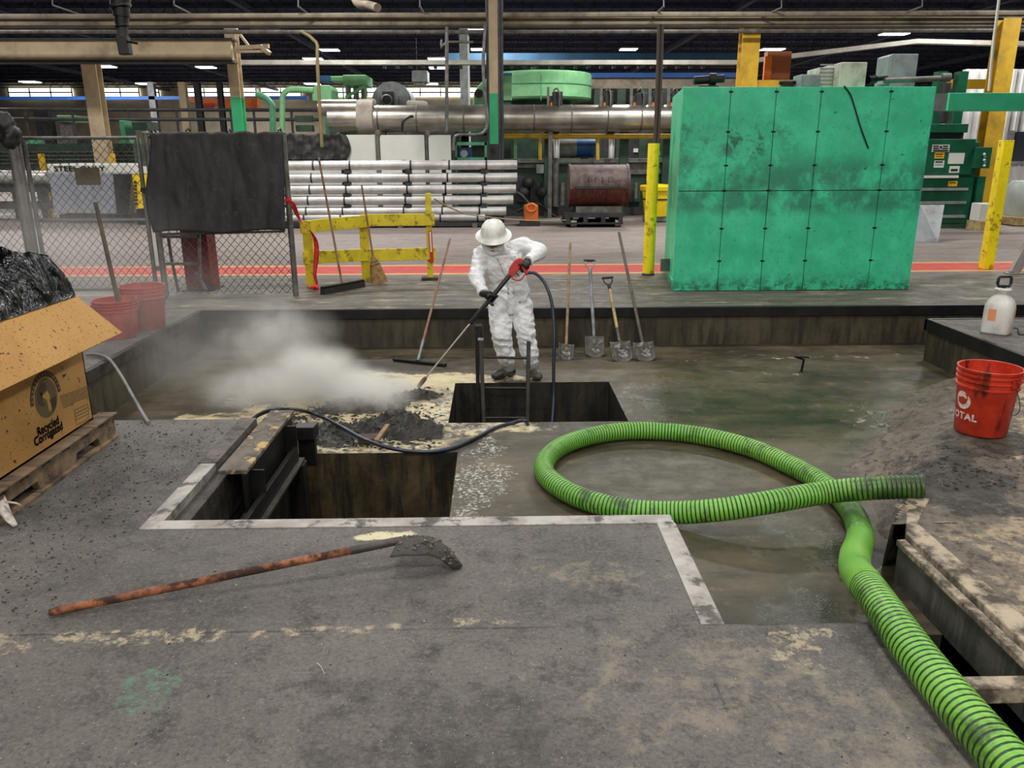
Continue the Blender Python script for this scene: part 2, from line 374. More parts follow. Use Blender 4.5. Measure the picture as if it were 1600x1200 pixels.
XL, XB, Y0 = -3.36, -1.62, -8.0
mb = MB()
for (a, b, c, d) in ((-16, XL, Y0, 8.93), (XL, XB, Y0, 5.05), (XB, .84, Y0, 3.51), (.84, 1.5, Y0, 2.58), (-60, 60, 8.93, 80), (4.58, 16, Y0, 8.14)):
    n = len(mb.f); mb.bx(a, b, c, d, -.62, 0); mb.mi[n:] = [1, 0, 1, 1, 1, 1]
struct('floor', mb, [M_floor, M_pw])
xs = [XL, -1.54, -.41, -.3, .84, 1.09, 1.5, 2.05, 4.58, 16]; ys = [2.58, 3.15, 3.51, 5.05, 5.55, 6.22, 7.41, 8.14, 8.93]
mb = MB()
for i in range(len(xs)-1):
    for j in range(len(ys)-1):
        x = (xs[i]+xs[i+1])/2; y = (ys[j]+ys[j+1])/2
        if (x < -1.54 and y < 5.05) or (x < .84 and y < 3.51) or (x > 4.58 and y < 8.14): continue
        if (-1.54 < x < -.3 and 3.51 < y < 5.55) or (-.41 < x < 1.09 and 6.22 < y < 7.41) or (1.5 < x < 2.05 and y < 3.15): continue
        mb.add([(xs[i], ys[j], ZP), (xs[i+1], ys[j], ZP), (xs[i+1], ys[j+1], ZP), (xs[i], ys[j+1], ZP)], [(0, 1, 2, 3)])
struct('pit_floor', mb, M_pit, fix=False)
def well(name, x0, x1, y0, y1, zt, zb, ms):               # open-topped hole: back, left, right, front, bottom
    mb = MB(); a = [(x0, y0), (x1, y0), (x1, y1), (x0, y1)]
    for i in range(4):
        (xa, ya), (xb, yb) = a[i], a[(i+1) % 4]
        mb.add([(xa, ya, zt), (xb, yb, zt), (xb, yb, zb), (xa, ya, zb)], [(0, 1, 2, 3)], (2, 1, 0, 1)[i])
    mb.add([(x, y, zb) for x, y in a], [(0, 1, 2, 3)], 1)
    return struct(name, mb, ms, fix=False)
well('sump_wall', -1.54, -.3, 3.5, 5.55, ZP, -2.0, [M_sump, M_sump2, M_sump2])
well('manway_wall', -.41, 1.09, 6.22, 7.41, ZP, -2.0, [M_sump2, M_sump2, M_sump2])
well('trench_wall', 1.5, 2.05, -1.0, 3.15, ZP, -.8, [M_tr, M_tr, M_tr])
mb = MB(); mb.prism([(2.05, Y0), (2.3, Y0), (2.3, 3.7), (2.44, 4.06), (2.345, 4.12), (2.105, 3.66), (2.05, 3.62)], -.82, -.235); struct('trench_kerb_base', mb, M_tr)
mb = MB(); mb.bx(2.035, 2.08, Y0, 3.62, -.235, -.2); struct('trench_ledge', mb, M_kerb, bevel=.006)
mb = MB(); mb.prism([(2.105, Y0), (2.215, Y0), (2.225, 3.78), (2.45, 4.08), (2.345, 4.14), (2.105, 3.66)], -.235, -.188); struct('trench_kerb', mb, M_kerb, bevel=.008)
mb = MB(); mb.bx(1.5, 2.05, 2.50, 2.575, -.31, -.24); tag(mb.build('trench_brace', M_kerb, None, bevel=.005), 'concrete-coloured cross brace spanning the open trench right of the green hose', 'brace')
# muddy slab and its ramp down to the pit floor
edge = [(2.36, 4.15), (2.72, 4.62), (3.2, 5.25), (3.75, 6.0), (4.6, 6.9)]
def fbm(x, y, z, o=4):
    a = 1.0; s = 0.0; f = 1.0
    for i in range(o): s += a*mn.noise(V((x*f, y*f, z+i*7.3))); a *= .5; f *= 2.1
    return s
def mud_z(x, y):
    d = 9
    for (ax, ay), (bx_, by) in zip(edge, edge[1:]):
        L = V((bx_-ax, by-ay)); t = max(0, min(1, ((x-ax)*L.x+(y-ay)*L.y)/L.length_squared)); q = V((ax, ay))+L*t
        s = math.copysign(1, (x-ax)*L.y-(y-ay)*L.x); e = (V((x, y))-q).length*s
        if abs(e) < abs(d): d = e
    n = fbm(x*4, y*4, 0)
    q_ = max(0, min(1, (y-4.35)/.9)); k = max(0, min(1, (d+.2+.5*q_+(.04+.07*q_)*n)/(.34+.5*q_))); k = k*k*(3-2*k)
    z = ZP-.03+(ZR-ZP+.03)*k
    lump = max(0, 1-abs(d-.05)/.45)*max(0, 1-max(0, y-4.7)/.5)*.014*(1+1.3*fbm(x*9, y*9, 3))
    return z+max(0, lump)+.006*mn.noise(V((x*11, y*11, 5)))*k
mb = MB(); mb.grid(lambda u, v: V((2.0+2.59*u, 3.78+3.82*v, mud_z(2.0+2.59*u, 3.78+3.82*v))), 120, 160)
mb.grid(lambda u, v: V((2.21+2.38*u, -4+8.03*v, mud_z(max(2.4, 2.21+2.38*u), 4.02)*v**12+(1-v**12)*(ZR-.004+.006*mn.noise(V((u*9, v*30, 1)))))), 40, 100)
struct('muddy_slab', mb, M_mud, smooth=60)
mb = MB(); mb.bx(XL-.02, 16, 8.895, 8.95, -.11, .006); struct('trim_1', mb, M_black, bevel=.006)
mb = MB(); mb.bx(4.55, 4.6, Y0, 8.16, -.12, .006); mb.bx(4.55, 16, 8.12, 8.17, -.12, .006); struct('trim_2', mb, M_black, bevel=.006)
mb = MB(); mb.bx(-1.7, .84, 3.425, 3.515, -.05, .005); struct('trim_3', mb, M_edge, bevel=.003)
mb = MB(); mb.bx(.755, .845, 2.58, 3.425, -.05, .005); struct('trim_4', mb, M_edge, bevel=.003)
mb = MB(); mb.bx(-1.7, -1.615, 3.515, 4.25, -.05, .005); struct('trim_5', mb, M_edge, bevel=.003)
mb = MB(); mb.bx(-1.72, -1.615, 4.26, 5.06, -.05, .006); struct('trim_6', mb, M_dirtc, bevel=.003)
mb = MB(); mb.bx(-1.62, -1.535, 3.51, 5.05, -.3, -.045); struct('sump_ledge', mb, M_grime, bevel=.006)
mb = MB(); mb.bx(XL-.04, XL+.02, 5.05, 8.93, -.1, .004); struct('trim_7', mb, M_grime, bevel=.004)

# sump steelwork
th = thing('steel_beam', 'grimy dark steel beam with sandy top flange along left side of the front sump', 'beam', (-1.45, 4.6, 0))
mb = MB(); mb.bx(-1.56, -1.40, 4.12, 5.2, -.012, .012); mb.build('top_flange', mat('sandy_flange', (108, 99, 88), (66, 60, 52), 7, .8, 0, .7, 40, (190, 164, 116), .85, 6, .52, .6), th, bevel=.003)
mb = MB(); mb.bx(-1.43, -1.405, 4.12, 5.15, -.26, -.012); mb.build('web', M_dkst, th)
mb = MB(); mb.bx(-1.45, -1.30, 3.56, 5.0, -.28, -.258); mb.build('bottom_flange', M_grime, th, bevel=.003)
mb = MB(); mb.bx(-1.36, -1.33, 3.6, 4.95, -.258, -.16); mb.build('lip', M_dkst, th)
for y in (4.2, 4.95): mb = MB(); mb.bx(-1.405, -1.33, y, y+.012, -.25, -.02); mb.build('stiffener', M_dkst, th)
mb = MB(); mb.bx(-1.40, -1.29, 4.9, 5.0, -2.0, -.28); mb.build('post', M_dkst, th)
mb = MB(); mb.bx(-1.5, -1.3, 4.12, 4.2, -.36, -.34); mb.build('bracket', M_grime, th)
th2 = MB(); th2.box((-1.36, 5.32, ZP+.26), (.14, .16, .09), frame((0, .1, 1))); th2.bx(-1.42, -1.3, 5.3, 5.36, ZP, ZP+.24)
tag(th2.build('steel_block', M_dkst, None, bevel=.004), 'small black steel block at the far end of the sump beam under the hose', 'block')

# ------------------------------------------------------------------ building shell
M_ceil = mat('dark_roof_deck', (30, 41, 66), (20, 28, 46), 2, .8)
M_joist = mat('roof_steel', (56, 66, 92), (36, 44, 62), 3, .7)
M_bwall = mat('far_cream_cladding', (196, 184, 160), (176, 165, 142), 1, .8)
M_wwall = mat('white_corrugated_cladding', (222, 222, 220), (206, 206, 204), 2, .6)
ZC = 8.2
mb = MB(); mb.bx(-60, 60, -12, 80, ZC, ZC+.2); struct('ceiling', mb, M_ceil)
for i in range(26):
    y = 4+i*2.9; mb = MB(); mb.bx(-60, 60, y, y+.08, ZC-.14, ZC); mb.bx(-60, 60, y, y+.08, ZC-.7, ZC-.62)
    if i > 4:
        k = 0
        for q in range(-40, 40): mb.bar((q, y+.04, ZC-.66), (q+.5, y+.04, ZC-.05), .04, .04); mb.bar((q+.5, y+.04, ZC-.05), (q+1, y+.04, ZC-.66), .04, .04)
    struct('ceiling_joist', mb, M_joist, fix=False)
for x in (-30, -20, -10, 0, 10, 20, 30):
    mb = MB(); mb.bx(x-.12, x+.12, 0, 78, ZC-.9, ZC-.7); struct('ceiling_girder', mb, M_joist)
mb = MB(); mb.bx(-60, 60, 78, 78.3, 0, ZC); struct('wall_back', mb, M_bwall)
mb = MB(); mb.bx(-60, 60, -12.3, -12, 0, ZC); struct('wall_front', mb, M_bwall)
mb = MB(); mb.bx(-60.3, -60, -12, 78, 0, ZC); struct('wall_left', mb, M_bwall)
mb = MB(); mb.bx(60, 60.3, -12, 78, 0, ZC); struct('wall_right', mb, M_bwall)
M_win = glow('daylight_window', (255, 255, 245), 3.0)
k = 0
for (a, b) in ((15, 112), (160, 217), (235, 248), (293, 400), (408, 470), (520, 600), (625, 720), (725, 770)):
    k += 1; p = Q(a, 151, 77.9); q = Q(b, 138, 77.9)
    mb = MB(); mb.bx(p.x, q.x, 77.85, 77.98, p.z, q.z); o = struct('window_%d' % k, mb, M_win)
    f = MB(); z = (p.z+q.z)/2; f.bx(p.x, q.x, 77.78, 77.85, z-.06, z+.06)
    n = max(2, int((q.x-p.x)/1.5))
    for i in range(n+1): x = p.x+(q.x-p.x)*i/n; f.bx(x-.05, x+.05, 77.78, 77.85, p.z, q.z)
    f.build('window_frame', M_joist, o)

# ------------------------------------------------------------------ lamps
M_led = glow('led_panel', (240, 246, 255), 9.0)
M_fix = mat('white_fixture', (190, 192, 196), None, rough=.5)
def fixture(c, w, d, label, group='high bay lights under the roof', hang=True):
    t = thing('high_bay_light', label, 'light', c, group)
    mb = MB(); mb.bx(c.x-w/2, c.x+w/2, c.y-d/2, c.y+d/2, c.z, c.z+.07); mb.build('housing', M_fix, t, bevel=.01)
    mb = MB(); mb.bx(c.x-w/2+.03, c.x+w/2-.03, c.y-d/2+.03, c.y+d/2-.03, c.z-.03, c.z); mb.build('diffuser', M_led, t)
    for s in (-.4, .4): MB().cyl((c.x+s*w, c.y, c.z+.07), (c.x+s*w, c.y, ZC), .012, seg=5).build('hanger', M_joist, t)
    return t
for (px, py, w, lab) in ((82, 50, 36, 'bright rectangular high bay light above the cream beam'), (415, 49, 38, 'bright high bay light just right of the cream-topped column'),
        (515, 78, 28, 'high bay light above the pale green hopper'), (740, 47, 30, 'bright high bay light left of the tall centre column, upper one'), (746, 77, 20, 'high bay light left of the tall centre column, lower one'),
        (982, 77, 26, 'high bay light hanging alone right of the green ring tank'), (1207, 77, 34, 'bright high bay light right of the first yellow column'), (1397, 53, 40, 'largest bright high bay light on the right half of the roof'),
        (47, 128, 24, 'oval-looking far light at the left edge above the windows'), (226, 131, 20, 'small far light right of the cream column'), (165, 104, 26, 'thin far light beside the cream column top'),
        (322, 105, 26, 'thin far light under the cream beam end'), (488, 131, 22, 'far light right of the green pipe elbow'), (674, 131, 20, 'far light beside the grey exhaust hood'),
        (489, 92, 28, 'thin far light left of the brown conduit'), (682, 92, 26, 'thin far light near the conduit drop'), (684, 106, 26, 'lowest thin far light near the conduit drop'), (928, 144, 22, 'small light glowing beside the green ring tank')):
    if py < 88: c = P(px, py, 7.3)
    else: c = P(px, py, 6.6)
    fixture(c, w*c.y/FPX*.98, max(.5, c.y*.017), lab)
def lamp(x, y, z, e, sx=1.3, sy=.6):
    d = bpy.data.lights.new('high_bay_and_fill_lamp', 'AREA'); d.shape = 'RECTANGLE'; d.size = sx; d.size_y = sy; d.energy = e; d.color = (1, .985, .955)
    o = bpy.data.objects.new('high_bay_and_fill_lamp', d); COL.objects.link(o); o.location = (x, y, z)
NEAR = [(-6.5, -9), (0, -9), (6.5, -9), (-6.5, -3), (0, -3), (6.5, -3), (-6.5, 3.5), (0, 3.5), (6.5, 3.5), (-6.5, 10), (0, 10), (6.5, 10)]
for i, (x, y) in enumerate(NEAR): lamp(x, y, 6.9, LAMP_NEAR*(2.2 if y < -5 else 1.5 if y < 0 else 1))  # rows behind the camera: added and boosted as fill for camera-facing sides
for y in (17, 25, 34, 45, 58, 70):
    for x in ((-14, -4.5, 4.5, 14) if y < 30 else (-22, 0, 22)): lamp(x, y, 7.0, LAMP_FAR*(1 if y < 30 else 1.8), 1.6, .8)
w = bpy.data.worlds.new('world'); scn.world = w; w.use_nodes = True
w.node_tree.nodes['Background'].inputs[0].default_value = (.6, .65, .72, 1); w.node_tree.nodes['Background'].inputs[1].default_value = .05
scn.view_settings.view_transform = 'Standard'; scn.view_settings.look = 'None'; scn.view_settings.gamma = 1; scn.view_settings.exposure = EXPO
# ------------------------------------------------------------------ green suction hose
def m_hose(name, a, b):
    t = NT(name)
    d = t.mul(t.ramp(t.noise(5, 7, .7), .5, .66), .75); d = t.mx(d, t.mul(t.blob(2.36, 4.1, .62, .4, .0, .3, 7, .9), .92))
    return t.fin(t.mix(d, t.mix(t.ramp(t.noise(2, 3), .35, .65), lin(a), lin(b)), lin((34, 46, 20))), .38, 0, None)
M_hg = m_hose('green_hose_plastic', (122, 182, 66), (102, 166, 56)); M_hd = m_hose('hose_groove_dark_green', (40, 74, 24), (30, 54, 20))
R_H = .069
# (pixel x, pixel y, height of the hose axis) along its run from the camera to the open end
hp = [(1720, 1360, .07), (1628, 1252, .07), (1540, 1152, .07), (1452, 1048, .07), (1392, 968, .068), (1358, 920, .03), (1338, 893, -.08), (1336, 868, -.2), (1344, 840, -.31), (1336, 808, -.375),
      (1314, 778, -.378), (1280, 752, -.378), (1235, 727, -.378), (1170, 699, -.378), (1090, 680, -.378), (1005, 673, -.378), (935, 679, -.378), (878, 697, -.378), (850, 725, -.378), (862, 752, -.378),
      (910, 779, -.378), (980, 797, -.375), (1050, 801, -.36), (1120, 797, -.31), (1200, 785, -.255), (1285, 770, -.225), (1360, 763, -.165), (1442, 760, -.125)]
cl = resample(spline([P(x, y, z) for x, y, z in hp], .01), .025/6)
cuff = P(1338, 893, -.08); cuffb = P(1348, 905, 0); 
pts = cl; rr = []; ks = []
ia = min(range(len(cl)), key=lambda i: (cl[i]-P(1358, 920, .03)).length); ib = min(range(len(cl)), key=lambda i: (cl[i]-P(1344, 838, -.31)).length)
for i in range(len(cl)):
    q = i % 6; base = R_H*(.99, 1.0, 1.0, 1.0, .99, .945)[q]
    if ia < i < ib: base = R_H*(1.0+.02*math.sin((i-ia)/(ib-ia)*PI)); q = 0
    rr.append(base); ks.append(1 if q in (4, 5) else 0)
th = thing('suction_hose', 'long bright green corrugated suction hose looped on the wet pit floor', 'hose', P(1000, 795, ZP))
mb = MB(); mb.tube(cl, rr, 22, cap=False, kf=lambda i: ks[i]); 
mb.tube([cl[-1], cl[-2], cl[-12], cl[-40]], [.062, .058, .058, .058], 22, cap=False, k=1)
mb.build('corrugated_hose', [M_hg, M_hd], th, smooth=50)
mb = MB(); mb.tube(cl[ia+2:ib-2], [R_H*1.035]*(ib-ia-4), 22, cap=False); o = mb.build('smooth_cuff', M_hg, th, smooth=50); o['label'] = 'smooth plain green cuff at the bend'

# ------------------------------------------------------------------ shovels
M_rust = mat('orange_worn_wood', (164, 98, 58), (120, 68, 42), 9, .7, 0, .4, 40, (42, 32, 26), .95, 7, .44, .58, (1, 1, 1))
M_wood = mat('weathered_wood', (150, 122, 88), (120, 96, 68), 6, .65, 0, .2, 40, (70, 56, 42), .7, 5, .5, .68, (3, 3, .5))
M_wood2 = mat('pinkish_broom_wood', (146, 108, 86), (122, 88, 68), 6, .65, 0, .2, 40, (74, 58, 46), .6, 5)
M_wgrey = mat('dirty_grey_wood', (96, 86, 74), (74, 66, 56), 6, .7, 0, .2, 40)
M_wtan = mat('tan_wood', (190, 168, 118), (166, 140, 92), 6, .6, 0, .1, 40, (70, 58, 44), .6, 7)
M_blade = mat('muddy_blade_steel', (92, 88, 82), (58, 54, 50), 9, .45, .5, .4, 30, (168, 164, 158), .7, 9, .56, .66)
M_blade2 = mat('caked_shovel_steel', (66, 62, 56), (44, 41, 37), 10, .7, .2, .7, 30, (126, 116, 100), .5, 11, .55, .66)
M_grey = mat('grey_painted_steel', (134, 138, 142), (110, 112, 116), 6, .4, .3, .0, 40, (70, 66, 60), .5, 6)
M_blk = mat('black_plastic', (24, 24, 26), (34, 33, 33), 6, .5)
def blade_mb(c, along, nrm, w, L, curl=.03, point=.25, dish=.02, n=14):
    al = V(along).normalized(); nr = V(nrm); nr = (nr-al*nr.dot(al)).normalized(); sd = al.cross(nr)
    def f(u, v):
        x = (u-.5)*w*(1-.06*v); edge = (2*abs(u-.5))
        y = L*v*(1-point*edge**2*v)
        z = curl*edge**3-dish*math.sin(PI*min(1, v*.8))*1.0 + (.03*(1-v)**3*(1-edge))
        return V(c)+al*y+sd*x+nr*z
    return MB().grid(f, n, n)
def shovel(label, base, top, fer, w, L, mats, grip=None, nrm=(0, -1, 0), loc=None, group=None, rad=.016, bmat=None, lname='shovel', point=.1, steelneck=0):
    base, top = V(base), V(top); ax = (top-base).normalized()
    th = thing(lname, label, 'shovel', loc or base, group)
    heel = base+ax*L
    m = blade_mb(heel, -ax, nrm, w, L, point=point); o = m.build('blade', bmat or M_blade, th, smooth=60, solid=.004)
    nr = V(nrm); nr = (nr-ax*nr.dot(ax)).normalized()
    f = heel+ax*fer
    mb = MB(); mb.tube(spline([heel-ax*.1+nr*.014, heel-ax*.02+nr*.02, heel+ax*.06+nr*.012, f], .02), [.006]*2+[.012]*2, 10) if False else mb.tube([heel-ax*.09, heel, heel+ax*.05, f], [.008, .016, rad*.95, rad*1.12], 10)
    mb.build('socket', mats[1], th, smooth=50)
    e = top-ax*.13 if grip else top
    mb = MB(); mb.tube([f-ax*.02, f+(e-f)*.3, f+(e-f)*.7, e-ax*.02, e], [rad, rad*1.04, rad, rad, rad*.7], 12); mb.build('handle', mats[0], th, smooth=50)
    if grip:
        s = ax.cross(nr)
        mb = MB()
        for k in (-1, 1): mb.tube(spline([e-ax*.07, e-ax*.01+s*k*.012, e+ax*.05+s*k*.045, e+ax*.12+s*k*.05], .015), .008, 8)
        mb.cyl(e-ax*.08, e, rad*1.15, seg=10); mb.build('grip_yoke', grip[0], th, smooth=50)
        mb = MB(); mb.caps(e+ax*.12-s*.056, e+ax*.12+s*.056, .015); mb.build('grip_bar', grip[1], th, smooth=50)
    return th
A = P(77, 957, .018); B = P(622, 845, .115); tip = P(718, 886, .004)
th = thing('shovel', 'long-handled shovel lying on the foreground concrete with rusty orange handle', 'shovel', P(640, 890, 0))
f = A+(B-A)*.86
mb = MB(); mb.tube([A, A+(B-A)*.02, A+(B-A)*.1, A+(B-A)*.5, f+(B-A)*.01], [.012, .0165, .017, .017, .0165], 14); mb.build('handle', M_rust, th, smooth=50)
h = B+(tip-B)*.18
mb = MB(); mb.tube(spline([f, f+(B-A)*.04, B-(B-A)*.015, B+(h-B)*.6, h], .01), [.0225, .0225, .0222, .022]+[.02]*400, 12) if False else mb.tube([f-(B-A)*.01, f+(B-A)*.05, B, h], [.0185, .0185, .0175, .012], 12)
mb.build('socket', M_grey if False else mat('dark_ferrule_steel', (84, 78, 74), (58, 52, 48), 8, .55, .4, .2, 40), th, smooth=50)
al = (tip-B).normalized(); up = V((.1, .12, .98)); up = (up-al*up.dot(al)).normalized(); sd = al.cross(up)
L = (tip-B).length*1.03; W = .215
def fb(u, v):
    e = (u-.5)*2
    w_ = W*(1-.62*max(0, v-.35)/.65)
    arch = .055*math.sin(PI*min(1, v*.95))
    return B+al*(L*v*(1-.12*abs(e)**2*v))+sd*(e*w_/2)+up*(arch-.035*abs(e)**2.5*(1-.6*v)+.004*fbm(u*9, v*9, 2))
blade_o = MB().grid(fb, 22, 24).build('blade', M_blade2, th, smooth=60, solid=.004)
clods = MB()
for i in range(70):
    u = random.random(); v = random.random()*.9; q = fb(u, v)+up*.004; s = random.uniform(.003, .012); clods.ball(q, (s, s*.8, s*.6), 6, 4)
o = clods.build('caked_dirt', M_mud, blade_o, smooth=60); o['kind'] = 'stuff'

# row of tools leaning on the rear pit wall
def lean(px, py, base): 
    k = (8.86-base.y)/(.03-base.z); return PL(px, py, base, (0, 1, -k))
b = P(884, 562, ZP+.003); shovel('shovel with bare tan wooden handle, nearest the worker, against the pit wall', b, lean(891, 379, b), .12, .17, .2, (M_wood, M_wood), None, bmat=M_blade)
b = P(930, 558, ZP+.003); shovel('grey-handled square shovel with a D grip leaning against the pit wall', b, lean(921, 406, b), .3, .215, .26, (M_grey, M_grey), (M_grey, M_blk), bmat=M_blade, rad=.019)
b = P(974, 565, ZP+.003); shovel('short square shovel with tan handle and black D grip against the pit wall', b, lean(949, 433, b), .22, .225, .27, (M_wtan, M_blade), (M_dkst, M_blk), bmat=M_blade, rad=.018)
b = P(1010, 564, ZP+.003); shovel('shovel with long dark grey straight handle, rightmost of the leaning row', b, lean(967, 363, b), .1, .225, .25, (M_wgrey, M_wgrey), None, bmat=M_blade, rad=.018)
# squeegee
b = P(653, 564, ZP+.03); tp = lean(703, 373, b)
th = thing('floor_squeegee', 'wide floor squeegee with wooden handle leaning on the pit wall left of the worker', 'squeegee', P(653, 566, ZP))
MB().bar(b+(tp-b)*.13, tp, .028, .028).build('handle', M_wood2, th, bevel=.011)
MB().tube([b, b+(tp-b)*.08, b+(tp-b)*.15], [.02, .017, .02], 10).build('socket', M_grey, th, smooth=50)
l = P(615, 561, ZP+.02); r_ = P(697, 570, ZP+.02)
MB().bar(l, r_, .05, .022).build('head_bar', M_dkst, th, bevel=.003)
MB().bar(l+V((0, 0, -.015)), r_+V((0, 0, -.015)), .012, .03).build('rubber_blade', M_blk, th)

# ------------------------------------------------------------------ red buckets
def m_bucket(name, a, b, da=.8):
    t = NT(name); n = t.noise(7, 8, .72, t.obj); v = t.noise(5, 7, .7, t.stretch((2, 2, .45), t.obj))
    col = t.mix(t.ramp(n, .35, .65), lin(a), lin(b)); col = t.mix(t.mul(t.ramp(v, .53, .66), da), col, lin((70, 26, 16)))
    col = t.mix(t.ramp(t.noise(30, 4, .6, t.obj), .68, .74), col, lin((150, 70, 56)))
    return t.fin(col, .4, 0, n, .15, .01)
M_red = m_bucket('red_bucket_plastic', (208, 62, 36), (176, 44, 26), .95); M_red2 = m_bucket('hazed_red_bucket_plastic', (180, 78, 70), (160, 68, 62), .4)  # second red is paled towards pink to carry the haze in its colour
M_wire = mat('wire_handle_steel', (120, 116, 110), None, rough=.4, metal=.8)
M_wprint = mat('worn_white_print', (226, 214, 204), (200, 170, 158), 30, .6)
def bucket(label, c, r, h, m, ang=0.0, group=None):
    th = thing('bucket', label, 'bucket', c, group); c = V(c)
    rb = r*.84; R = lambda z: rb+(r-rb)*z/h
    pr = [(0.001, .0), (rb*.96, 0), (rb, .008)]
    for z in (.70*h,): pr += [(R(z), z)]
    for z in (.73*h, .83*h, .91*h): pr += [(R(z), z-.012), (R(z)+.011, z-.008), (R(z)+.011, z+.004), (R(z), z+.008)]
    pr += [(R(h)-.001, h-.02), (R(h)+.008, h-.018), (R(h)+.009, h-.002), (R(h)+.003, h), (R(h)-.004, h-.003), (R(h)-.006, h-.05), (rb-.006, .012), (.001, .012)]
    bo = MB().lathe(pr, c, seg=40).build('body', m, th, smooth=40)
    a = V((math.cos(ang), math.sin(ang), 0)); s = V((-a.y, a.x, 0)); z = .83*h; q = R(z)+.016
    mb = MB(); mb.tube([c+a*q*math.cos(t)+s*(q+.012)*math.sin(t)*1.0+V((0, 0, z-.62*h*abs(math.sin(t))**.8)) for t in [PI*i/24 for i in range(25)]], .0032, 6)
    mb.build('wire_handle', M_wire, th, smooth=50)
    for k in (-1, 1):
        MB().box(c+a*k*(q-.002)+V((0, 0, z)), (.016, .05, .05), frame((0, 0, 1), a)).build('handle_ear', m, bo, bevel=.004)
    return bo, R
BC = P(1531, 672, ZR+.012); br = .197; bh = .47
bk, Rf = bucket('worn red bucket with white emblem and lettering, standing alone on the muddy slab at right', (BC.x, BC.y, ZR+.008), br, bh, M_red, -1.25)
BC = V((BC.x, BC.y, ZR+.008)); toc = math.atan2(-BC.y, -BC.x)
def wrap(ang0, z0, tilt=0.0):
    def f(u, v):
        z = z0+v; r = Rf(z)+.0015; an = toc+ang0+u/r; return BC+V((r*math.cos(an), r*math.sin(an), z))
    return f
aL = -math.radians(46)
mb = MB(); g = wrap(aL, .245)
def arcband(a0, a1, r0, r1, off0=0, off1=0, n=26):          # tapering curved stroke
    vs = []
    for i in range(n+1):
        t = i/n; a = a0+(a1-a0)*t; k = math.sin(PI*t)**.6
        m_ = (r0+r1)/2; w_ = (r1-r0)/2*k+.001
        vs += [g((m_-w_)*math.cos(a)+off0*t, (m_-w_)*math.sin(a)), g((m_+w_)*math.cos(a)+off0*t, (m_+w_)*math.sin(a))]
    mb.add(vs, [(2*i, 2*i+1, 2*i+3, 2*i+2) for i in range(n)])
arcband(math.radians(200), math.radians(400), .036, .066)
arcband(math.radians(60), math.radians(215), .040, .060)
arcband(math.radians(20), math.radians(160), .020, .042)
mb.build('emblem', M_wprint, bk, fix=False)['label'] = 'white swirl emblem'
mb = MB(); mb.text('TOTAL', .068, wrap(aL-.02, .128), sp=1.1, bold=.003); mb.build('lettering', M_wprint, bk, fix=False)['label'] = 'white printed word'
for (px, py, rim, lab, d) in ((230, 512, (197, 262), 'red bucket with haze-paled colour and pale label strip, right one of two by the gate', .02), (187, 526, (160, 212), 'red bucket with haze-paled colour holding a tall stick, partly behind the cardboard box', 0)):
    c = P(px, py, 0); r = (rim[1]-rim[0])/2*c.y*1.0/FPX
    if not d: r = (32)*c.y/FPX
    else: r *= 1.0
    hh = Q(px-2, 446 if d else 468, c.y).z
    b2, Rq = bucket(lab, (c.x, c.y, .004), r, hh, M_red2, .4)
    if d:
        cc = V((c.x, c.y, .004)); to = math.atan2(-cc.y, -cc.x)-.95
        def fw(u, v): 
            z = .17+v; r2 = Rq(z)+.002; an = to+u/r2; return cc+V((r2*math.cos(an), r2*math.sin(an), z))
        MB().grid(lambda u, v: fw((u-.5)*.07, (v-.5)*.23), 6, 4).build('label_strip', mat('grubby_label', (176, 164, 150), (140, 126, 112), 8, .7), b2, fix=False)
    else: BK2 = (V((c.x, c.y, .016)), r)
cc, r = BK2
top = Q(149, 316, cc.y+.1); bot = Q(184, 468, cc.y)
d_ = (bot-top).normalized(); bt = top+d_*((top.z-.03)/-d_.z)
mb = MB(); mb.tube([bt, (bt+top)/2, top], [.022, .021, .018], 10)
tag(mb.build('wooden_stick', M_wgrey, None, smooth=50), 'long grey wooden stick standing up in the left haze-paled red bucket', 'stick')

# ------------------------------------------------------------------ pump sprayer
C = P(1556, 520, 0); M_wp = mat('translucent_white_plastic', (226, 222, 218), (206, 200, 194), 3, .35, 0, 0, 40, (150, 140, 130), .35, 5)
M_orl = mat('orange_label', (232, 150, 104), None, rough=.5)
th = thing('pump_sprayer', 'white plastic pump sprayer bottle with black D handle on the raised slab at right', 'sprayer', C)
px = C.y/FPX; R_ = 22.5*px; Hh = 60*px*1.04
mb = MB(); seg = 40; pr = [(.0, 0), (.86, .0), (.97, .02), (1, .07), (1, .6), (.98, .72), (.84, .86), (.55, .96), (.33, 1.0), (.3, 1.06)]
n0 = len(mb.v)
mb.lathe([(max(r, .001)*R_, z*Hh) for r, z in pr], C, seg=seg)
for i in range(n0, len(mb.v)):
    q = mb.v[i]-C; a = math.atan2(q.y, q.x); k = 1+.05*math.cos(4*a)*(1 if q.z > .02 else 1.6); 
    mb.v[i] = C+V((q.x*k, q.y*k, q.z))
mb.build('tank', M_wp, th, smooth=60)
mb = MB(); mb.lathe([(.001, 1.02), (.34, 1.02), (.36, 1.06), (.52, 1.1), (.55, 1.14), (.5, 1.16), (.2, 1.17), (.001, 1.17)], (0, 0, 0), seg=28); mb.v = [C+V((p.x*R_, p.y*R_, p.z*Hh)) for p in mb.v]; mb.build('funnel_cap', M_wp, th, smooth=50)
z0 = Hh*1.165; w_ = R_*.48; hz = 14*px
MB().cyl(C+V((0, 0, z0-.01)), C+V((0, 0, z0+.02)), .02, seg=12).build('pump_rod', M_blk, th, smooth=50)
mb = MB(); mb.tube([C+V((x*w_, 0, z0+.018+z*hz)) for x, z in ((-.8, 0), (.8, 0), (1.0, .35), (.95, .95), (.75, 1.1), (-.75, 1.1), (-.95, .95), (-1.0, .35))], .0135, 8, closed=True); mb.build('handle', M_blk, th, smooth=60)
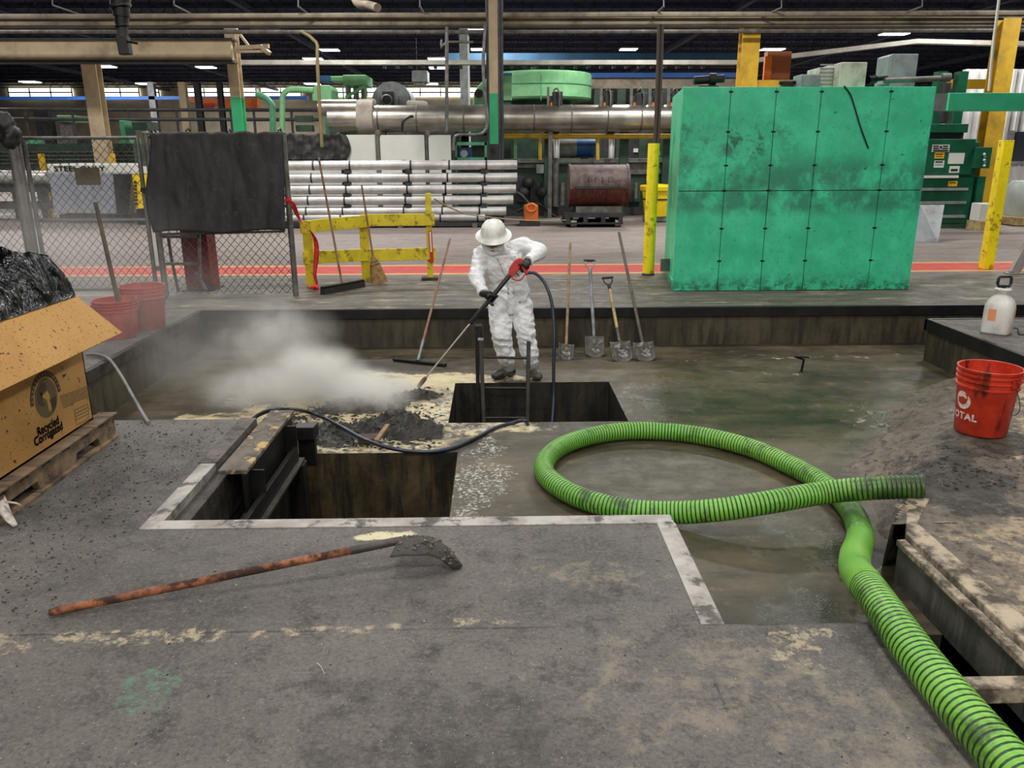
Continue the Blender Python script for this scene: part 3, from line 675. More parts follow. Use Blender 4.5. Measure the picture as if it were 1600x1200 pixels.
for s in (-1, 1):
    a0 = -PI/2+s*1.02
    mb = MB(); mb.grid(lambda u, v: C+V((math.cos(a0+(u-.5)*.5), math.sin(a0+(u-.5)*.5), 0))*(R_*(1+.05*math.cos(4*(a0+(u-.5)*.5)))+.002)+V((0, 0, Hh*(.36+.3*v))), 8, 3); mb.build('side_label', M_orl, th, fix=False)
mb = MB(); a = C+V((R_*1.05, -.02, .05)); mb.tube(spline([a, a+V((.04, -.02, .0)), a+V((.02, -.08, -.04)), a+V((.12, -.1, -.043)), a+V((.35, -.02, -.043)), a+V((.6, -.1, -.043))], .02), .007, 8); mb.build('spray_hose', M_blk, th, smooth=60)

# ------------------------------------------------------------------ pallet, carton and liner
M_pal = mat('pallet_wood', (132, 110, 84), (98, 80, 62), 5, .75, 0, .4, 30, (48, 40, 34), .8, 4, .5, .65, (.6, 3, 3))
PX1, PX0, PY0, PY1 = -2.39, -3.55, 3.38, 4.72
th = thing('wooden_pallet', 'worn wooden pallet under the cardboard carton at left', 'pallet', ((PX0+PX1)/2, (PY0+PY1)/2, 0))
for i in range(7):
    y = PY0+.06+(PY1-PY0-.12)*i/6; MB().bx(PX0, PX1, y-.06, y+.06, .125, .147).build('deck_board', M_pal, th, bevel=.003)
for x in (PX1-.022, (PX0+PX1)/2, PX0+.022):
    mb = MB()                                               # notched stringer
    prof = [(PY0, .02), (PY1, .02), (PY1, .125), (PY0, .125)]
    y1 = [PY0, PY0+.2, PY0+.22, PY0+.47, PY0+.49, PY1-.49, PY1-.47, PY1-.22, PY1-.2, PY1]
    z1 = [.02, .02, .075, .075, .02, .02, .075, .075, .02, .02]
    poly = [(a, b) for a, b in zip(y1, z1)]+[(PY1, .125), (PY0, .125)]
    mb.slab([(x-.02, a, b) for a, b in poly], (.04, 0, 0)); mb.build('stringer', M_pal, th)
for y in (PY0+.06, (PY0+PY1)/2, PY1-.06): MB().bx(PX0, PX1, y-.05, y+.05, 0, .02).build('bottom_board', M_pal, th, bevel=.003)
MB().bx(PX1-.05, PX1+.015, PY0, PY1, 0, .02).build('bottom_board', M_pal, th, bevel=.003)
MB().bx(PX1-.1, PX1+.015, PY0, PY1+.02, .147, .16).build('edge_board', M_pal, th, bevel=.003)
def m_card():
    t = NT('spattered_cardboard'); 
    col = t.mix(t.ramp(t.noise(2.5, 3, .5, t.obj), .35, .65), lin((192, 146, 82)), lin((178, 132, 70)))
    d = t.mx(t.ramp(t.noise(34, 3, .55, t.obj), .66, .69), t.mul(t.ramp(t.noise(90, 2, .5, t.obj), .64, .68), .8))
    return t.fin(t.mix(d, col, lin((52, 36, 20))), .8, 0, t.noise(30, 2, .5, t.stretch((1, 1, .1), t.obj)), .05, .01)
M_card = m_card(); M_ink = mat('dark_brown_ink', (64, 54, 34), (76, 62, 38), 9, .8); M_ink2 = mat('mid_brown_ink', (104, 88, 56), None, rough=.8)
BX1, BX0, BY0, BY1, BZ0 = -2.455, -3.5, 3.46, 4.60, .163
BZ1 = XP(156, 466, BX1).z
BZ1 = Q(158, 462, BY1).z
th = thing('cardboard_carton', 'large spattered cardboard carton with flared flap standing on the pallet', 'carton', ((BX0+BX1)/2, (BY0+BY1)/2, BZ0))
mb = MB(); q = .01
mb.bx(BX1-q, BX1, BY0, BY1, BZ0, BZ1); mb.bx(BX0, BX0+q, BY0, BY1, BZ0, BZ1); mb.bx(BX0, BX1, BY1-q, BY1, BZ0, BZ1); mb.bx(BX0, BX1, BY0, BY0+q, BZ0, BZ1); mb.bx(BX0, BX1, BY0, BY1, BZ0, BZ0+q)
mb.build('body', M_card, th)
# flap hinged on the rim, folded outward: outer edge found on the sight line
fo = BX1+.2
f0 = V((BX1+.004, BY1, BZ1)); o0 = XP(190, 521, fo); 
dz = o0.z-BZ1
mb = MB(); mb.slab([V((BX1+.004, BY0-.02, BZ1)), f0, V((fo, o0.y, o0.z)), V((fo, BY0-.02, o0.z))], (.006, 0, .006)); mb.build('side_flap', M_card, th, bevel=.002)['label'] = 'flared cardboard flap'
# printing on the side facing the pit
cx_ = XP(72, 622, BX1); xo = BX1+.0015
E_ = lambda u, v, c=cx_: V((xo, c.y+u, c.z+v))
def ring(mb, c, r0, r1, a0, a1, n=40, k=0):
    vs = []
    for i in range(n+1):
        a = math.radians(a0+(a1-a0)*i/n); vs += [V((xo, c.y+r0*math.cos(a), c.z+r0*math.sin(a))), V((xo, c.y+r1*math.cos(a), c.z+r1*math.sin(a)))]
    mb.add(vs, [(2*i, 2*i+1, 2*i+3, 2*i+2) for i in range(n)], k)
rg = (XP(72, 590, BX1)-XP(72, 652, BX1)).length/2
mb = MB(); ring(mb, cx_, rg*1.1, rg*1.38, -2, 182); mb.build('arched_banner', M_ink, th, fix=False)
mb = MB(); ring(mb, cx_, 0.0, rg, 0, 360); gp = mb.build('globe_print', M_ink2, th, fix=False)
xo += .0008
mb = MB()
mb.add([E_(rg*a, rg*b) for a, b in ((-.8, .1), (-.7, .6), (-.3, .85), (.1, .8), (.15, .5), (-.05, .35), (-.3, .3), (-.35, -.1), (-.2, -.35), (-.5, -.3), (-.72, -.15))], [list(range(11))])
mb.add([E_(rg*a, rg*b) for a, b in ((.25, -.2), (.85, -.1), (.75, -.6), (.35, -.85), (.3, -.5))], [list(range(5))]); mb.build('globe_shading', M_ink, gp, fix=False)
mb = MB(); mb.add([E_(rg*a, rg*b) for a, b in ((-.2, .2), (.15, .35), (.3, .1), (.3, -.65), (.2, -.75), (.02, -.7), (.0, -.1), (-.15, 0), (-.4, .2), (-.45, .4), (-.3, .35))], [list(range(11))]); mb.build('globe_highlight', M_card, gp, fix=False)
xo -= .0004
t1 = XP(75, 666, BX1); t2 = XP(76, 678, BX1); sz = rg*.62
mb = MB(); mb.text('Recycled', sz, lambda u, v: E_(u*.9, v, t1), bold=.0035); mb.text('Corrugated', sz, lambda u, v: E_(u*.9, v, t2), bold=.0035); mb.build('lettering', M_ink, th, fix=False)
def strip(mb, a, b, w):
    mb.add([E_(0, -w, a), E_(0, -w, b), E_(0, w, b), E_(0, w, a)], [(0, 1, 2, 3)])
mb = MB()
for i in range(7): strip(mb, XP(93+i*.9, 620+i*2.9, BX1), XP(138+i*1.2-(i == 6)*30, 603+i*2.9+(i == 6)*10, BX1), .0025)
for (a, b) in (((116, 641), (137, 631)), ((119, 664), (139, 654))): strip(mb, XP(*a, BX1), XP(*b, BX1), .002)
for i in range(3): strip(mb, XP(117.5+i*.6, 646+i*5, BX1), XP(137.5+i*.6, 636+i*5, BX1), .0022)
for i in range(5): strip(mb, XP(120+i*.8, 668+i*2.6, BX1), XP(141+i*.8, 657+i*2.6, BX1), .0014)
a, b = XP(116, 641, BX1), XP(119, 664, BX1); c, d = XP(137, 631, BX1), XP(139, 654, BX1)
for p_, q_ in ((a, b), (c, d)): mb.add([E_(-.002, 0, p_), E_(.002, 0, p_), E_(.002, 0, q_), E_(-.002, 0, q_)], [(0, 1, 2, 3)])
mb.build('small_print', M_ink2, th, fix=False)
# the banner's own lettering is illegible in the photograph: keep only short light dashes
mb = MB()
for i in range(15):
    a = math.radians(172-164*i/14); c, s = math.cos(a), math.sin(a)
    for (u0, v0, u1, v1) in ((-.035, -.07, .0, .07), (.01, -.07, .035, .05)) if i % 3 else ((-.03, -.06, .03, .06),):
        f_ = lambda u, v: V((xo+.001, cx_.y+c*(rg*(1.24+v))+s*u*rg, cx_.z+s*(rg*(1.24+v))-c*u*rg))
        mb.add([f_(u0, v0), f_(u1, v0), f_(u1, v1), f_(u0, v1)], [(0, 1, 2, 3)])
mb.build('banner_marks', M_card, th, fix=False)
# black liner: an open sleeve standing above the rim, folded over it
def m_bag():
    t = NT('black_liner_film'); n = t.noise(3.6, 4, .5, t.stretch((1, 1.0, .28), t.obj), 2.6); n2 = t.noise(16, 4, .6, t.stretch((1, 1, .5), t.obj), 1.0)
    return t.fin(lin((12, 13, 17)), .13, 0, t.math('ADD', n, t.mul(n2, .12)), .9, .09, .5)
M_bag = m_bag()
per = []; c0 = .06
x0, x1, y0, y1 = BX0, BX1, BY0, BY1
def perim(u):
    L1, L2 = x1-x0, y1-y0; T = 2*(L1+L2); d = (u % 1)*T
    if d < L2: return V((x1, y0+d, 0)), V((1, 0, 0))
    d -= L2
    if d < L1: return V((x1-d, y1, 0)), V((0, 1, 0))
    d -= L1
    if d < L2: return V((x0, y1-d, 0)), V((-1, 0, 0))
    d -= L2; return V((x0+d, y0, 0)), V((0, -1, 0))
bt = Q(121, 392, BY1-.08).z
def fbag(u, v):
    p, n = perim(u); cen = V(((x0+x1)/2, (y0+y1)/2, 0)); ins = (cen-p)
    top = bt-BZ1+.02*math.sin(u*40)+.025*fbm(u*14, 0, 4)
    if v < .55: k = v/.55; off = .022+.012*math.sin(PI*k)-.11*k; z = BZ1+.004+top*k
    else: k = (v-.55)/.45; off = -.09-.02*k; z = BZ1+top-(top+.25)*k
    a_ = abs(fbm(p.x*4+p.y*4, z*3, 1.7)); b_ = abs(fbm(p.x*9+p.y*9+z*5, z*5, 9)); w_ = .02*a_+.012*b_-.012
    ins2 = ins.normalized()
    q = p+n*(off if off > 0 else 0)+ins2*(-min(0, off))*1.1
    return V((q.x, q.y, z))+n*w_*(1 if k > .06 or v > .5 else k*10)+V((0, 0, w_*.4))
MB().grid(fbag, 260, 46).build('liner_bag', M_bag, None, smooth=80, fix=True)
o = bpy.data.objects['liner_bag']; tag(o, 'shiny black plastic liner folded over the rim of the cardboard carton', 'bag')
# torn strap at the pallet corner
M_film = mat('dirty_clear_film', (186, 178, 168), (150, 138, 124), 12, .35)
a = P(22, 800, .03); 
mb = MB(); mb.tube(spline([P(-6, 772, .12), P(2, 792, .09), P(12, 810, .04), P(24, 822, .006)], .01), [.012]*400, 6) if False else None
def fs(u, v):
    c = spl[int(u*(len(spl)-1))]; w_ = .035*(1-u)+.012
    return c+V((.5, .8, .2)).normalized()*(v-.5)*w_*2+V((0, 0, .006*fbm(u*6, v*3, 1)))
spl = spline([P(-12, 768, .13), P(0, 786, .10), P(12, 806, .05), P(24, 822, .008)], .01)
th = thing('torn_film', 'torn dirty plastic film hanging off the near corner of the pallet', 'plastic film', P(20, 822, 0))
MB().grid(fs, 24, 6).build('film', M_film, th, smooth=80, solid=.002)
spl2 = spline([P(8, 784, .11), P(24, 786, .11), P(32, 790, .09), P(35, 799, .04)], .01); MB().tube(spl2, .005, 6).build('strand', M_film, th, smooth=60)

# ------------------------------------------------------------------ sludge heap, chips and grit
M_sl = NT('wet_black_sludge'); t = M_sl
M_sl = t.fin(t.mix(t.ramp(t.noise(9, 7, .7), .4, .62), lin((62, 58, 51)), lin((36, 33, 29))), t.ramp(t.noise(9, 5), .3, .7, .3, .7), 0, t.noise(30, 7, .75), .7, .03)
def heap(x, y):
    h = 0
    for (cx, cy, rx, ry, a) in ((-.82, 6.1, .33, .3, .13), (-1.25, 5.95, .35, .3, .08), (-.55, 5.95, .3, .3, .06), (-1.15, 6.75, .42, .3, .10), (-.75, 7.0, .3, .14, .08), (-1.6, 6.4, .3, .4, .03)):
        d = 1-((x-cx)/rx)**2-((y-cy)/ry)**2
        if d > 0: h += a*d*(.8+.9*fbm(x*6, y*6, cx))
    return ZP-.012+h*.8+(.022*fbm(x*17, y*17, 4)+.012*fbm(x*40, y*40, 1) if h > .004 else 0)
mb = MB(); mb.grid(lambda u, v: V((-2.1+1.66*u, 5.57+1.7*v, heap(-2.1+1.66*u, 5.57+1.7*v))), 170, 170)
o = mb.build('sludge_heap', M_sl, None, smooth=50); tag(o, 'heap of wet black sludge on the pit floor under the steam', 'sludge', None, 'stuff')
def chips(name, label, m, n, place, smin, smax, cat='debris', ok=lambda c: True):
    mb = MB()
    for i in range(n):
        c = place()
        while not ok(c): c = place()
        s = random.uniform(smin, smax); a = random.random()*PI
        rot = Matrix.Rotation(a, 3, 'Z') @ Matrix.Rotation(random.uniform(-.4, .4), 3, 'X')
        d = V((s*random.uniform(.5, 1.6), s*random.uniform(.4, 1), s*random.uniform(.2, .6))); vs = []
        for x, y, z in ((1, 0, 0), (-1, 0, 0), (0, 1, 0), (0, -1, 0), (0, 0, 1), (0, 0, -.5)):
            vs.append(c+V((0, 0, d.z*.4))+rot @ V((x*d.x*random.uniform(.6, 1), y*d.y*random.uniform(.6, 1), z*d.z)))
        mb.add(vs, [(0, 2, 4), (2, 1, 4), (1, 3, 4), (3, 0, 4), (2, 0, 5), (1, 2, 5), (3, 1, 5), (0, 3, 5)])
    return tag(mb.build(name, m, None), label, cat, None, 'stuff')
G = random.gauss; U_ = random.uniform
chips('sludge_crumbs', 'dark crumbs of sludge scattered on the pit floor around the heap', M_sl, 700, lambda: (lambda x, y: V((x, y, max(ZP, heap(x, y)))))(G(-.95, .55), G(6.2, .42)), .006, .03, ok=lambda c: -2.4 < c.x < -.44-.1*random.random() and c.y > 5.6)
def pl1():
    while True:
        x, y = U_(-3.2, -1.75), U_(2.6, 5.0)
        if y < 3.7 and x < -2.38: continue
        if PX0 < x < PX1+.03 and y < 4.74: continue
        return V((x, y, 0))
chips('dark_grit', 'dark grit strewn over the concrete between the pallet and the sump', M_sl, 900, pl1, .002, .012)
def pl2():
    while True:
        x, y = U_(-2.6, 1.4), U_(1.1, 3.4)
        if y > 2.5 and x > .72: continue
        return V((x, y, 0))
chips('dark_flecks', 'small dark flecks scattered over the foreground concrete', M_sl, 420, pl2, .0015, .007)
chips('pale_flecks', 'small pale flecks scattered over the foreground concrete', mat('pale_grit', (196, 192, 184), None, rough=.8), 380, pl2, .001, .0045)
chips('white_gravel', 'white granules spread along the edges of the two sump openings', mat('white_granules', (206, 204, 196), (170, 166, 156), 20, .6), 260, lambda: random.choice([lambda: V((-.28+abs(G(0, .12)), U_(4.2, 5.6), ZP)), lambda: V((G(-.5, .04), U_(6.0, 7.3), ZP)), lambda: V((U_(-.4, .9), abs(G(0, .06))+7.43, ZP)), lambda: V((U_(-.35, .6), 6.2-abs(G(0, .05)), ZP))])(), .002, .006)
chips('mud_clods', 'dark mud clods heaped along the edge of the muddy slab', M_mud, 420, lambda: (lambda x, y: V((x, y, mud_z(x, y))))(G(2.85, .35), G(4.55, .35)), .005, .022, ok=lambda c: 2.42 < c.x < 4.3 and 4.2 < c.y < 6.3 and (c-BC).length > .3)
mb = MB(); mb.box(P(576, 686, ZP+.03), (.16, .09, .05), frame((.1, -.2, 1), (1, .3, 0))); tag(mb.build('brick_scrap', mat('reddish_wood_scrap', (92, 66, 58), (60, 46, 42), 6, .7), None, bevel=.006), 'reddish brown block lying in the sludge by the sump edge', 'block')
mb = MB(); mb.bar(P(588, 689, ZP+.06), P(606, 664, ZP+.1), .035, .02); tag(mb.build('wood_scrap', M_wood, None), 'thin wood offcut lying on the sludge beside the reddish block', 'wood')
mb = MB(); a = P(1419, 697, ZP); mb.cyl(a, V((a.x+.015, a.y, Q(1422, 676, a.y).z)), .016, .014, 10); tag(mb.build('steel_stub', M_dkst, None, smooth=50), 'short rusty rod standing up from the pit floor behind the hose end', 'rod')
mb = MB(); a = P(1252, 581, ZP); b = Q(1256, 562, a.y); mb.tube([a, b, b+V((-.09, 0, .03)), b+V((.06, .02, .02))], [.014, .012, .012, .008], 8); tag(mb.build('bent_rod', M_dkst, None, smooth=50), 'bent dark rod with a hooked top standing on the pit floor below the green cabinet', 'rod')
mb = MB(); mb.grid(lambda u, v: P(495+12*u, 1036+12*u*u*1.4+1.4*v, .004+.004*math.sin(PI*u)), 8, 2); tag(mb.build('plastic_shred', mat('pale_shred', (190, 176, 166), None, rough=.6), None, solid=.002), 'tiny curled pale shred on the foreground concrete', 'shred')
# grey hose at the left, from behind the carton down to the slab
mb = MB(); mb.tube(spline([P(135, 557, 0.0)+V((0, 0, .02)), P(150, 554, .02), P(170, 561, .03), P(188, 585, .02), P(205, 615, .012), P(222, 645, .01), P(232, 661, .012)], .02), .013, 8)
tag(mb.build('grey_hose', mat('grey_rubber', (128, 126, 124), (104, 102, 100), 6, .6), None, smooth=60), 'thin grey hose drooping from behind the carton into the pit corner', 'hose')
# ------------------------------------------------------------------ the worker
def m_suit():
    t = NT('white_coverall'); n = t.noise(9, 5, .6, t.stretch((1, 1, 1.6), t.obj), .8); n2 = t.noise(32, 4, .6, t.obj)
    return t.fin(t.mix(t.mul(t.ramp(t.noise(4, 6, .7, t.obj), .58, .74), .35), lin((240, 241, 243)), lin((214, 212, 208))), .65, 0, t.math('ADD', n, t.mul(n2, .25)), .55, .045)
M_suit = m_suit()
M_skin = mat('skin', (176, 122, 98), (160, 106, 84), 8, .5)
M_hat = mat('white_hard_hat', (238, 237, 232), (224, 222, 216), 3, .35, 0, 0, 40, (150, 144, 136), .5, 6)
M_glove = mat('black_rubber_glove', (24, 24, 29), (34, 34, 40), 10, .45, 0, .3, 60)
M_boot = mat('wet_rubber_boot', (38, 38, 38), (54, 53, 51), 8, .4, 0, .2, 40, (110, 106, 98), .5, 7)
M_lens = mat('dark_goggle_lens', (40, 34, 34), None, rough=.15)
M_tape = mat('grey_duct_tape', (140, 140, 138), None, rough=.4)
FT = P(806, 588, ZP)
pn = thing('person', 'worker in white hooded coverall and white hard hat, head bowed, holding a spray lance', 'person', (FT.x, FT.y, ZP))
J = dict(hipR=Q(780, 472, 7.60), hipL=Q(813, 472, 7.64), kneeR=Q(784, 525, 7.50), kneeL=Q(822, 524, 7.56), ankR=Q(794, 573, 7.60), ankL=Q(831, 572, 7.62),
         pel=Q(796, 468, 7.62), waist=Q(795, 440, 7.62), chest=Q(785, 410, 7.58), neck=Q(779, 388, 7.53), shR=Q(752, 398, 7.54), shL=Q(819, 383, 7.62),
         elR=Q(744, 432, 7.44), wrR=Q(755, 457, 7.26), elL=Q(842, 393, 7.56), wrL=Q(826, 407, 7.40), head=Q(772, 374, 7.44))
def body_parts(mb, g, baggy):
    for s in 'RL':
        mb.caps(J['hip'+s], J['knee'+s], .095*g, .078*g); mb.caps(J['knee'+s], J['ank'+s], .078*g, .052*g+.006*baggy)
        mb.caps(J['sh'+s], J['el'+s], .068*g, .058*g); mb.caps(J['el'+s], J['wr'+s], .058*g, .040*g)
        if baggy:
            m_ = J['knee'+s]*.35+J['ank'+s]*.65; mb.caps(J['knee'+s], m_, .098, .088); mb.caps(J['hip'+s], J['knee'+s], .112, .1)
            mb.caps(J['ank'+s]+V((0, 0, .05)), J['ank'+s], .066, .062)
            e = J['el'+s]; mb.caps(J['sh'+s], e, .076, .078); mb.caps(e, e*.45+J['wr'+s]*.55, .076, .062)
    mb.loft([(J['pel']-V((0, 0, .16)), .13*g, .10*g), (J['pel']-V((0, 0, .06)), .185*g, .125*g), (J['pel'], .19*g, .13*g), (J['waist'], .175*g, .125*g), (J['chest']-V((0, 0, .06)), .185*g, .13*g),
             (J['chest']+V((.0, 0, .04)), .19*g, .13*g), (J['chest']+V((.01, 0, .11)), .165*g, .11*g), (J['neck']-V((0, 0, .02)), .10*g, .08*g), (J['neck']+V((-.01, -.02, .03)), .06*g, .06*g)], 24)
    mb.caps(J['shR'], J['shL'], .075*g, .07*g)
fd = V((-.24, -.86, -.45)).normalized()                     # where the face looks
hu = V((-.12, -.54, .83)); hu = (hu-fd*hu.dot(fd)).normalized(); hs = hu.cross(fd).normalized()
HM = Matrix((hs, fd, hu)).transposed(); HC = J['head']+V((0, 0, .0))
hp_ = lambda a, b, c: HC+HM @ V((a, b, c))
mb = MB(); body_parts(mb, .9, 0)
mb.ball(hp_(0, -.01, .02), (.074, .092, .1), rot=HM); mb.ball(hp_(0, .025, -.055), (.052, .058, .055), rot=HM); mb.ball(hp_(0, .062, -.088), (.026, .024, .022), rot=HM)   # skull, jaw, chin
mb.caps(hp_(0, .082, .005), hp_(0, .104, -.03), .010, .015)                                                     # nose
mb.caps(hp_(-.04, .078, .02), hp_(.04, .078, .02), .014); mb.caps(hp_(-.022, .082, -.062), hp_(.022, .082, -.062), .009)   # brow, lips
for k in (-1, 1): mb.ball(hp_(k*.078, -.005, -.01), (.012, .022, .032), rot=HM); mb.ball(hp_(k*.045, .055, -.02), (.024, .022, .022), rot=HM)
mb.caps(J['neck'], hp_(0, -.02, -.05), .055)
bdy = remesh(mb, 'body', M_skin, pn, .011, 4)
for k in (-1, 1): MB().ball(hp_(k*.031, .082, .0), .011, 10, 8).build('eye', M_lens, bdy, smooth=80)
def wr(p):
    a = 1-abs(fbm(p.x*7+.6*p.z, p.y*7, p.z*15+3*p.x, 3)); b = fbm(p.x*4, p.y*4, p.z*5+2, 2)
    return .028*(a-.72)+.014*b
mb = MB(); body_parts(mb, 1.04, 1); remesh(mb, 'coverall', M_suit, pn, .012, 7, wr)
# hood: open in front
def fh(u, v):
    an = (u-.5)*2*PI*.80; ph = -1.25+2.75*v
    return hp_(.096*math.sin(an)*math.cos(ph*.98)*(1.05), -.006-.112*math.cos(an)*math.cos(ph*.98), .02+.128*math.sin(ph)) 
mb = MB(); mb.grid(fh, 40, 26)
mb.tube([hp_(.10*math.sin(t)*1.0, -.0+.075*math.cos(t)*.0+.055, -.025+.098*math.cos(t)) for t in [2*PI*i/30 for i in range(30)]], .016, 8, closed=True)
mb.loft([(J['neck']-V((0, 0, .05)), .125, .105), (J['neck']+V((0, -.01, .0)), .112, .10), (HC-V((0, -.02, .09)), .10, .095), (HC-V((0, -.02, .03)), .095, .085)], 24)
mb.ball(hp_(0, .045, -.1), (.062, .05, .038), rot=HM)
remesh(mb, 'hood', M_suit, pn, .009, 4, lambda p: .009*fbm(p.x*14, p.y*14, p.z*16, 3))
# goggles
mb = MB(); mb.grid(lambda u, v: hp_((u-.5)*.14, .098-.045*(2*abs(u-.5))**2+.012*math.sin(PI*v), -.022+.045*v), 16, 6); mb.build('goggles', M_lens, pn, smooth=80, solid=.008)
# full-brim hat
ha = (hu+fd*-.06+hs*.06).normalized(); HB = hp_(0, .0, .052)
pr = [(.158, -.012), (.163, -.016), (.166, -.010), (.155, -.002), (.130, .010), (.117, .024), (.114, .05), (.104, .085), (.082, .115), (.05, .134), (.02, .141), (.001, .142)]
mb = MB(); mb.lathe(pr, HB, ha, 40, x=hs); n = len(mb.v)
for i, p in enumerate(mb.v):                                 # longer front-to-back, with ridges on the crown
    q = HM.transposed() @ (p-HB); f_ = (q.dot(HM.transposed() @ ha)); 
    mb.v[i] = HB+(p-HB)+fd*(p-HB).dot(fd)*.06
hat_o = mb.build('hard_hat', M_hat, pn, smooth=60, solid=.004)
mb = MB()
for k in (-.032, 0, .032): mb.tube([HB+hs*k*(1-.15*abs(t))+fd*(.112*math.sin(t*1.3))*1.03+ha*(.02+.121*math.cos(t*1.3)*(1-abs(k)*1.5)) for t in [(-1+2*i/14) for i in range(15)]], .007, 6)
mb.build('hat_ridge', M_hat, hat_o, smooth=60)
# boots
for s, td in (('R', V((-.80, -.60, 0))), ('L', V((.35, -.94, 0)))):
    a = J['ank'+s]; g = V((a.x, a.y, ZP)); td = td.normalized(); mb = MB(); sd_ = V((-td.y, td.x, 0))
    R3 = Matrix((td, sd_, V((0, 0, 1)))).transposed()
    mb.caps(a+V((0, 0, .06)), g+V((0, 0, .07)), .058, .055); mb.ball(g-td*.03+V((0, 0, .05)), (.06, .05, .05), rot=R3)
    mb.ball(g+td*.09+V((0, 0, .052)), (.105, .05, .05), rot=R3); mb.ball(g+td*.14+V((0, 0, .042)), (.065, .052, .042), rot=R3)
    o = remesh(mb, 'boot', M_boot, pn, .009, 4)
    for v in o.data.vertices: v.co.z = max(v.co.z, .004)
    mb = MB(); c = J['ank'+s]; d_ = (J['knee'+s]-c).normalized(); mb.tube([c+d_*z for z in (-.02, .0, .03, .05)], [.072, .076, .077, .074], 20); mb.build('ankle_tape', M_tape, pn, smooth=60)
# zip flap
mb = MB(); zp = [J['neck']+V((.0, -.115, -.06)), J['chest']+V((.0, -.155, 0)), J['waist']+V((.01, -.15, 0)), J['pel']+V((.01, -.152, -.02)), J['pel']+V((.005, -.13, -.13))]
spz = spline(zp, .02)
mb.grid(lambda u, v: spz[int(v*(len(spz)-1))]+V(((u-.5)*.055, .004*abs(u-.5), .0)), 3, 40); mb.build('zip_flap', M_suit, pn, smooth=80, solid=.006)
# lance
GA = Q(808, 416, 7.32); NZ = P(653, 605, ZP+.03); LD = (NZ-GA).normalized(); LL = (NZ-GA).length
lp = lambda t: GA+LD*(LL*t)
ln = thing('spray_lance', 'pressure washer lance with red trigger gun and black sleeve in the gloved hands', 'spray lance', lp(.5))
M_gun = mat('red_gun_plastic', (196, 56, 56), (180, 46, 46), 6, .45)
gs = V((.1, -1, .1)); gs = (gs-LD*gs.dot(LD)).normalized(); gu = gs.cross(LD).normalized()     # sideways and upward of the gun
if gu.z < 0: gu = -gu
bk_ = -LD
poly = [(.10, -.028), (.115, .012), (.06, .045), (-.03, .052), (-.075, .03), (-.085, -.012), (-.03, -.02), (.03, -.034)]
mb = MB(); mb.slab([GA+LD*a+gu*b-gs*.024 for a, b in poly], gs*.048); gun_o = mb.build('trigger_gun', M_gun, ln, bevel=.008, smooth=50)
GR0 = GA+bk_*.045+gu*.0; GRA = (bk_*.55-gu*.8).normalized()
gd = V((.75, -.25, -.35)); GRA = (Q(824, 428, 7.31)-Q(812, 410, 7.34)).normalized(); GR0 = Q(812, 410, 7.34)
mb = MB(); mb.caps(GR0, GR0+GRA*.12, .02, .018); mb.build('pistol_grip', M_gun, ln, smooth=60)
mb = MB(); mb.tube(spline([Q(796, 428, 7.31), Q(802, 436, 7.29), Q(812, 438, 7.29), Q(818, 432, 7.30), GR0+GRA*.11], .01), .007, 8); mb.build('trigger_guard', M_gun, gun_o, smooth=60)
mb = MB(); mb.caps(Q(803, 424, 7.31), Q(811, 431, 7.305), .006); mb.build('trigger', M_blk, gun_o, smooth=60)
t0, t1_ = .10/LL, .47
mb = MB(); mb.tube([lp(t0), lp(t0+.01), lp(t1_-.01), lp(t1_)], [.012, .022, .022, .014], 14); mb.build('insulated_sleeve', M_blk, ln, smooth=50)
mb = MB(); mb.cyl(lp(t1_-.01), lp(.93), .0085, seg=10); mb.build('steel_wand', mat('bright_wand_steel', (196, 188, 178), None, rough=.35, metal=.7), ln, smooth=50)
mb = MB(); mb.tube([lp(.915), lp(.925), lp(.95), lp(.99), lp(1)], [.012, .019, .022, .019, .012], 12); mb.build('nozzle', mat('brown_nozzle_guard', (112, 84, 72), (90, 66, 58), 8, .6), ln, smooth=50)
hh = lp(.285); sdh = V((.75, -.5, -.6)); sdh = (sdh-LD*sdh.dot(LD)).normalized()
mb = MB(); mb.caps(hh, hh+sdh*.055, .012, .015); mb.build('side_knob', M_blk, ln, smooth=60)
# gloved hands: palm on one side, four fingers and a thumb curled round what they hold
def grip_hand(name, c, ax, pd, r, wrist, flip=1):
    ax = ax.normalized(); pd = (pd-ax*pd.dot(ax)).normalized(); q = ax.cross(pd)*flip
    mb = MB(); R3 = Matrix((ax, q, pd)).transposed(); pc = c+pd*(r+.02)
    mb.ball(pc, (.046, .036, .02), rot=R3); mb.ball(pc+pd*.006-q*.004, (.04, .04, .022), rot=R3)
    L = (.92, 1.05, 1.0, .82)
    for i in range(4):
        o = c+ax*((i-1.5)*.0215); fr = .0105-.0006*abs(i-1.3); RR = r+fr
        pts = [o+pd*(RR+.004)*math.cos(t)+q*(RR+.004)*math.sin(t) for t in [.5+(3.6*L[i])*k/9 for k in range(10)]]
        pts = [pc+ax*((i-1.5)*.0215)+q*.018]+pts
        mb.tube(pts, [.012]+[fr*1.05]*5+[fr*.95]*4+[fr*.8], 10)
        mb.ball(pts[-1], fr*.85, 8, 6); mb.ball(pts[4], fr*1.12, 8, 6)
    tb = pc-q*.03-ax*.02
    tp_ = [tb, c-q*(r+.018)-ax*.032+pd*.008, c-q*(r+.012)-ax*.042-pd*.012, c-q*(r*.5)-ax*.046-pd*(r+.012)]
    mb.tube(spline(tp_, .008), .0125, 10); mb.ball(tp_[-1], .0125, 8, 6)
    mb.caps(pc+pd*.004, wrist, .03, .034); mb.caps(wrist, wrist+(wrist-pc).normalized()*.03, .04, .042)
    return remesh(mb, name, M_glove, pn, .0045, 3)
cR = lp(.255)
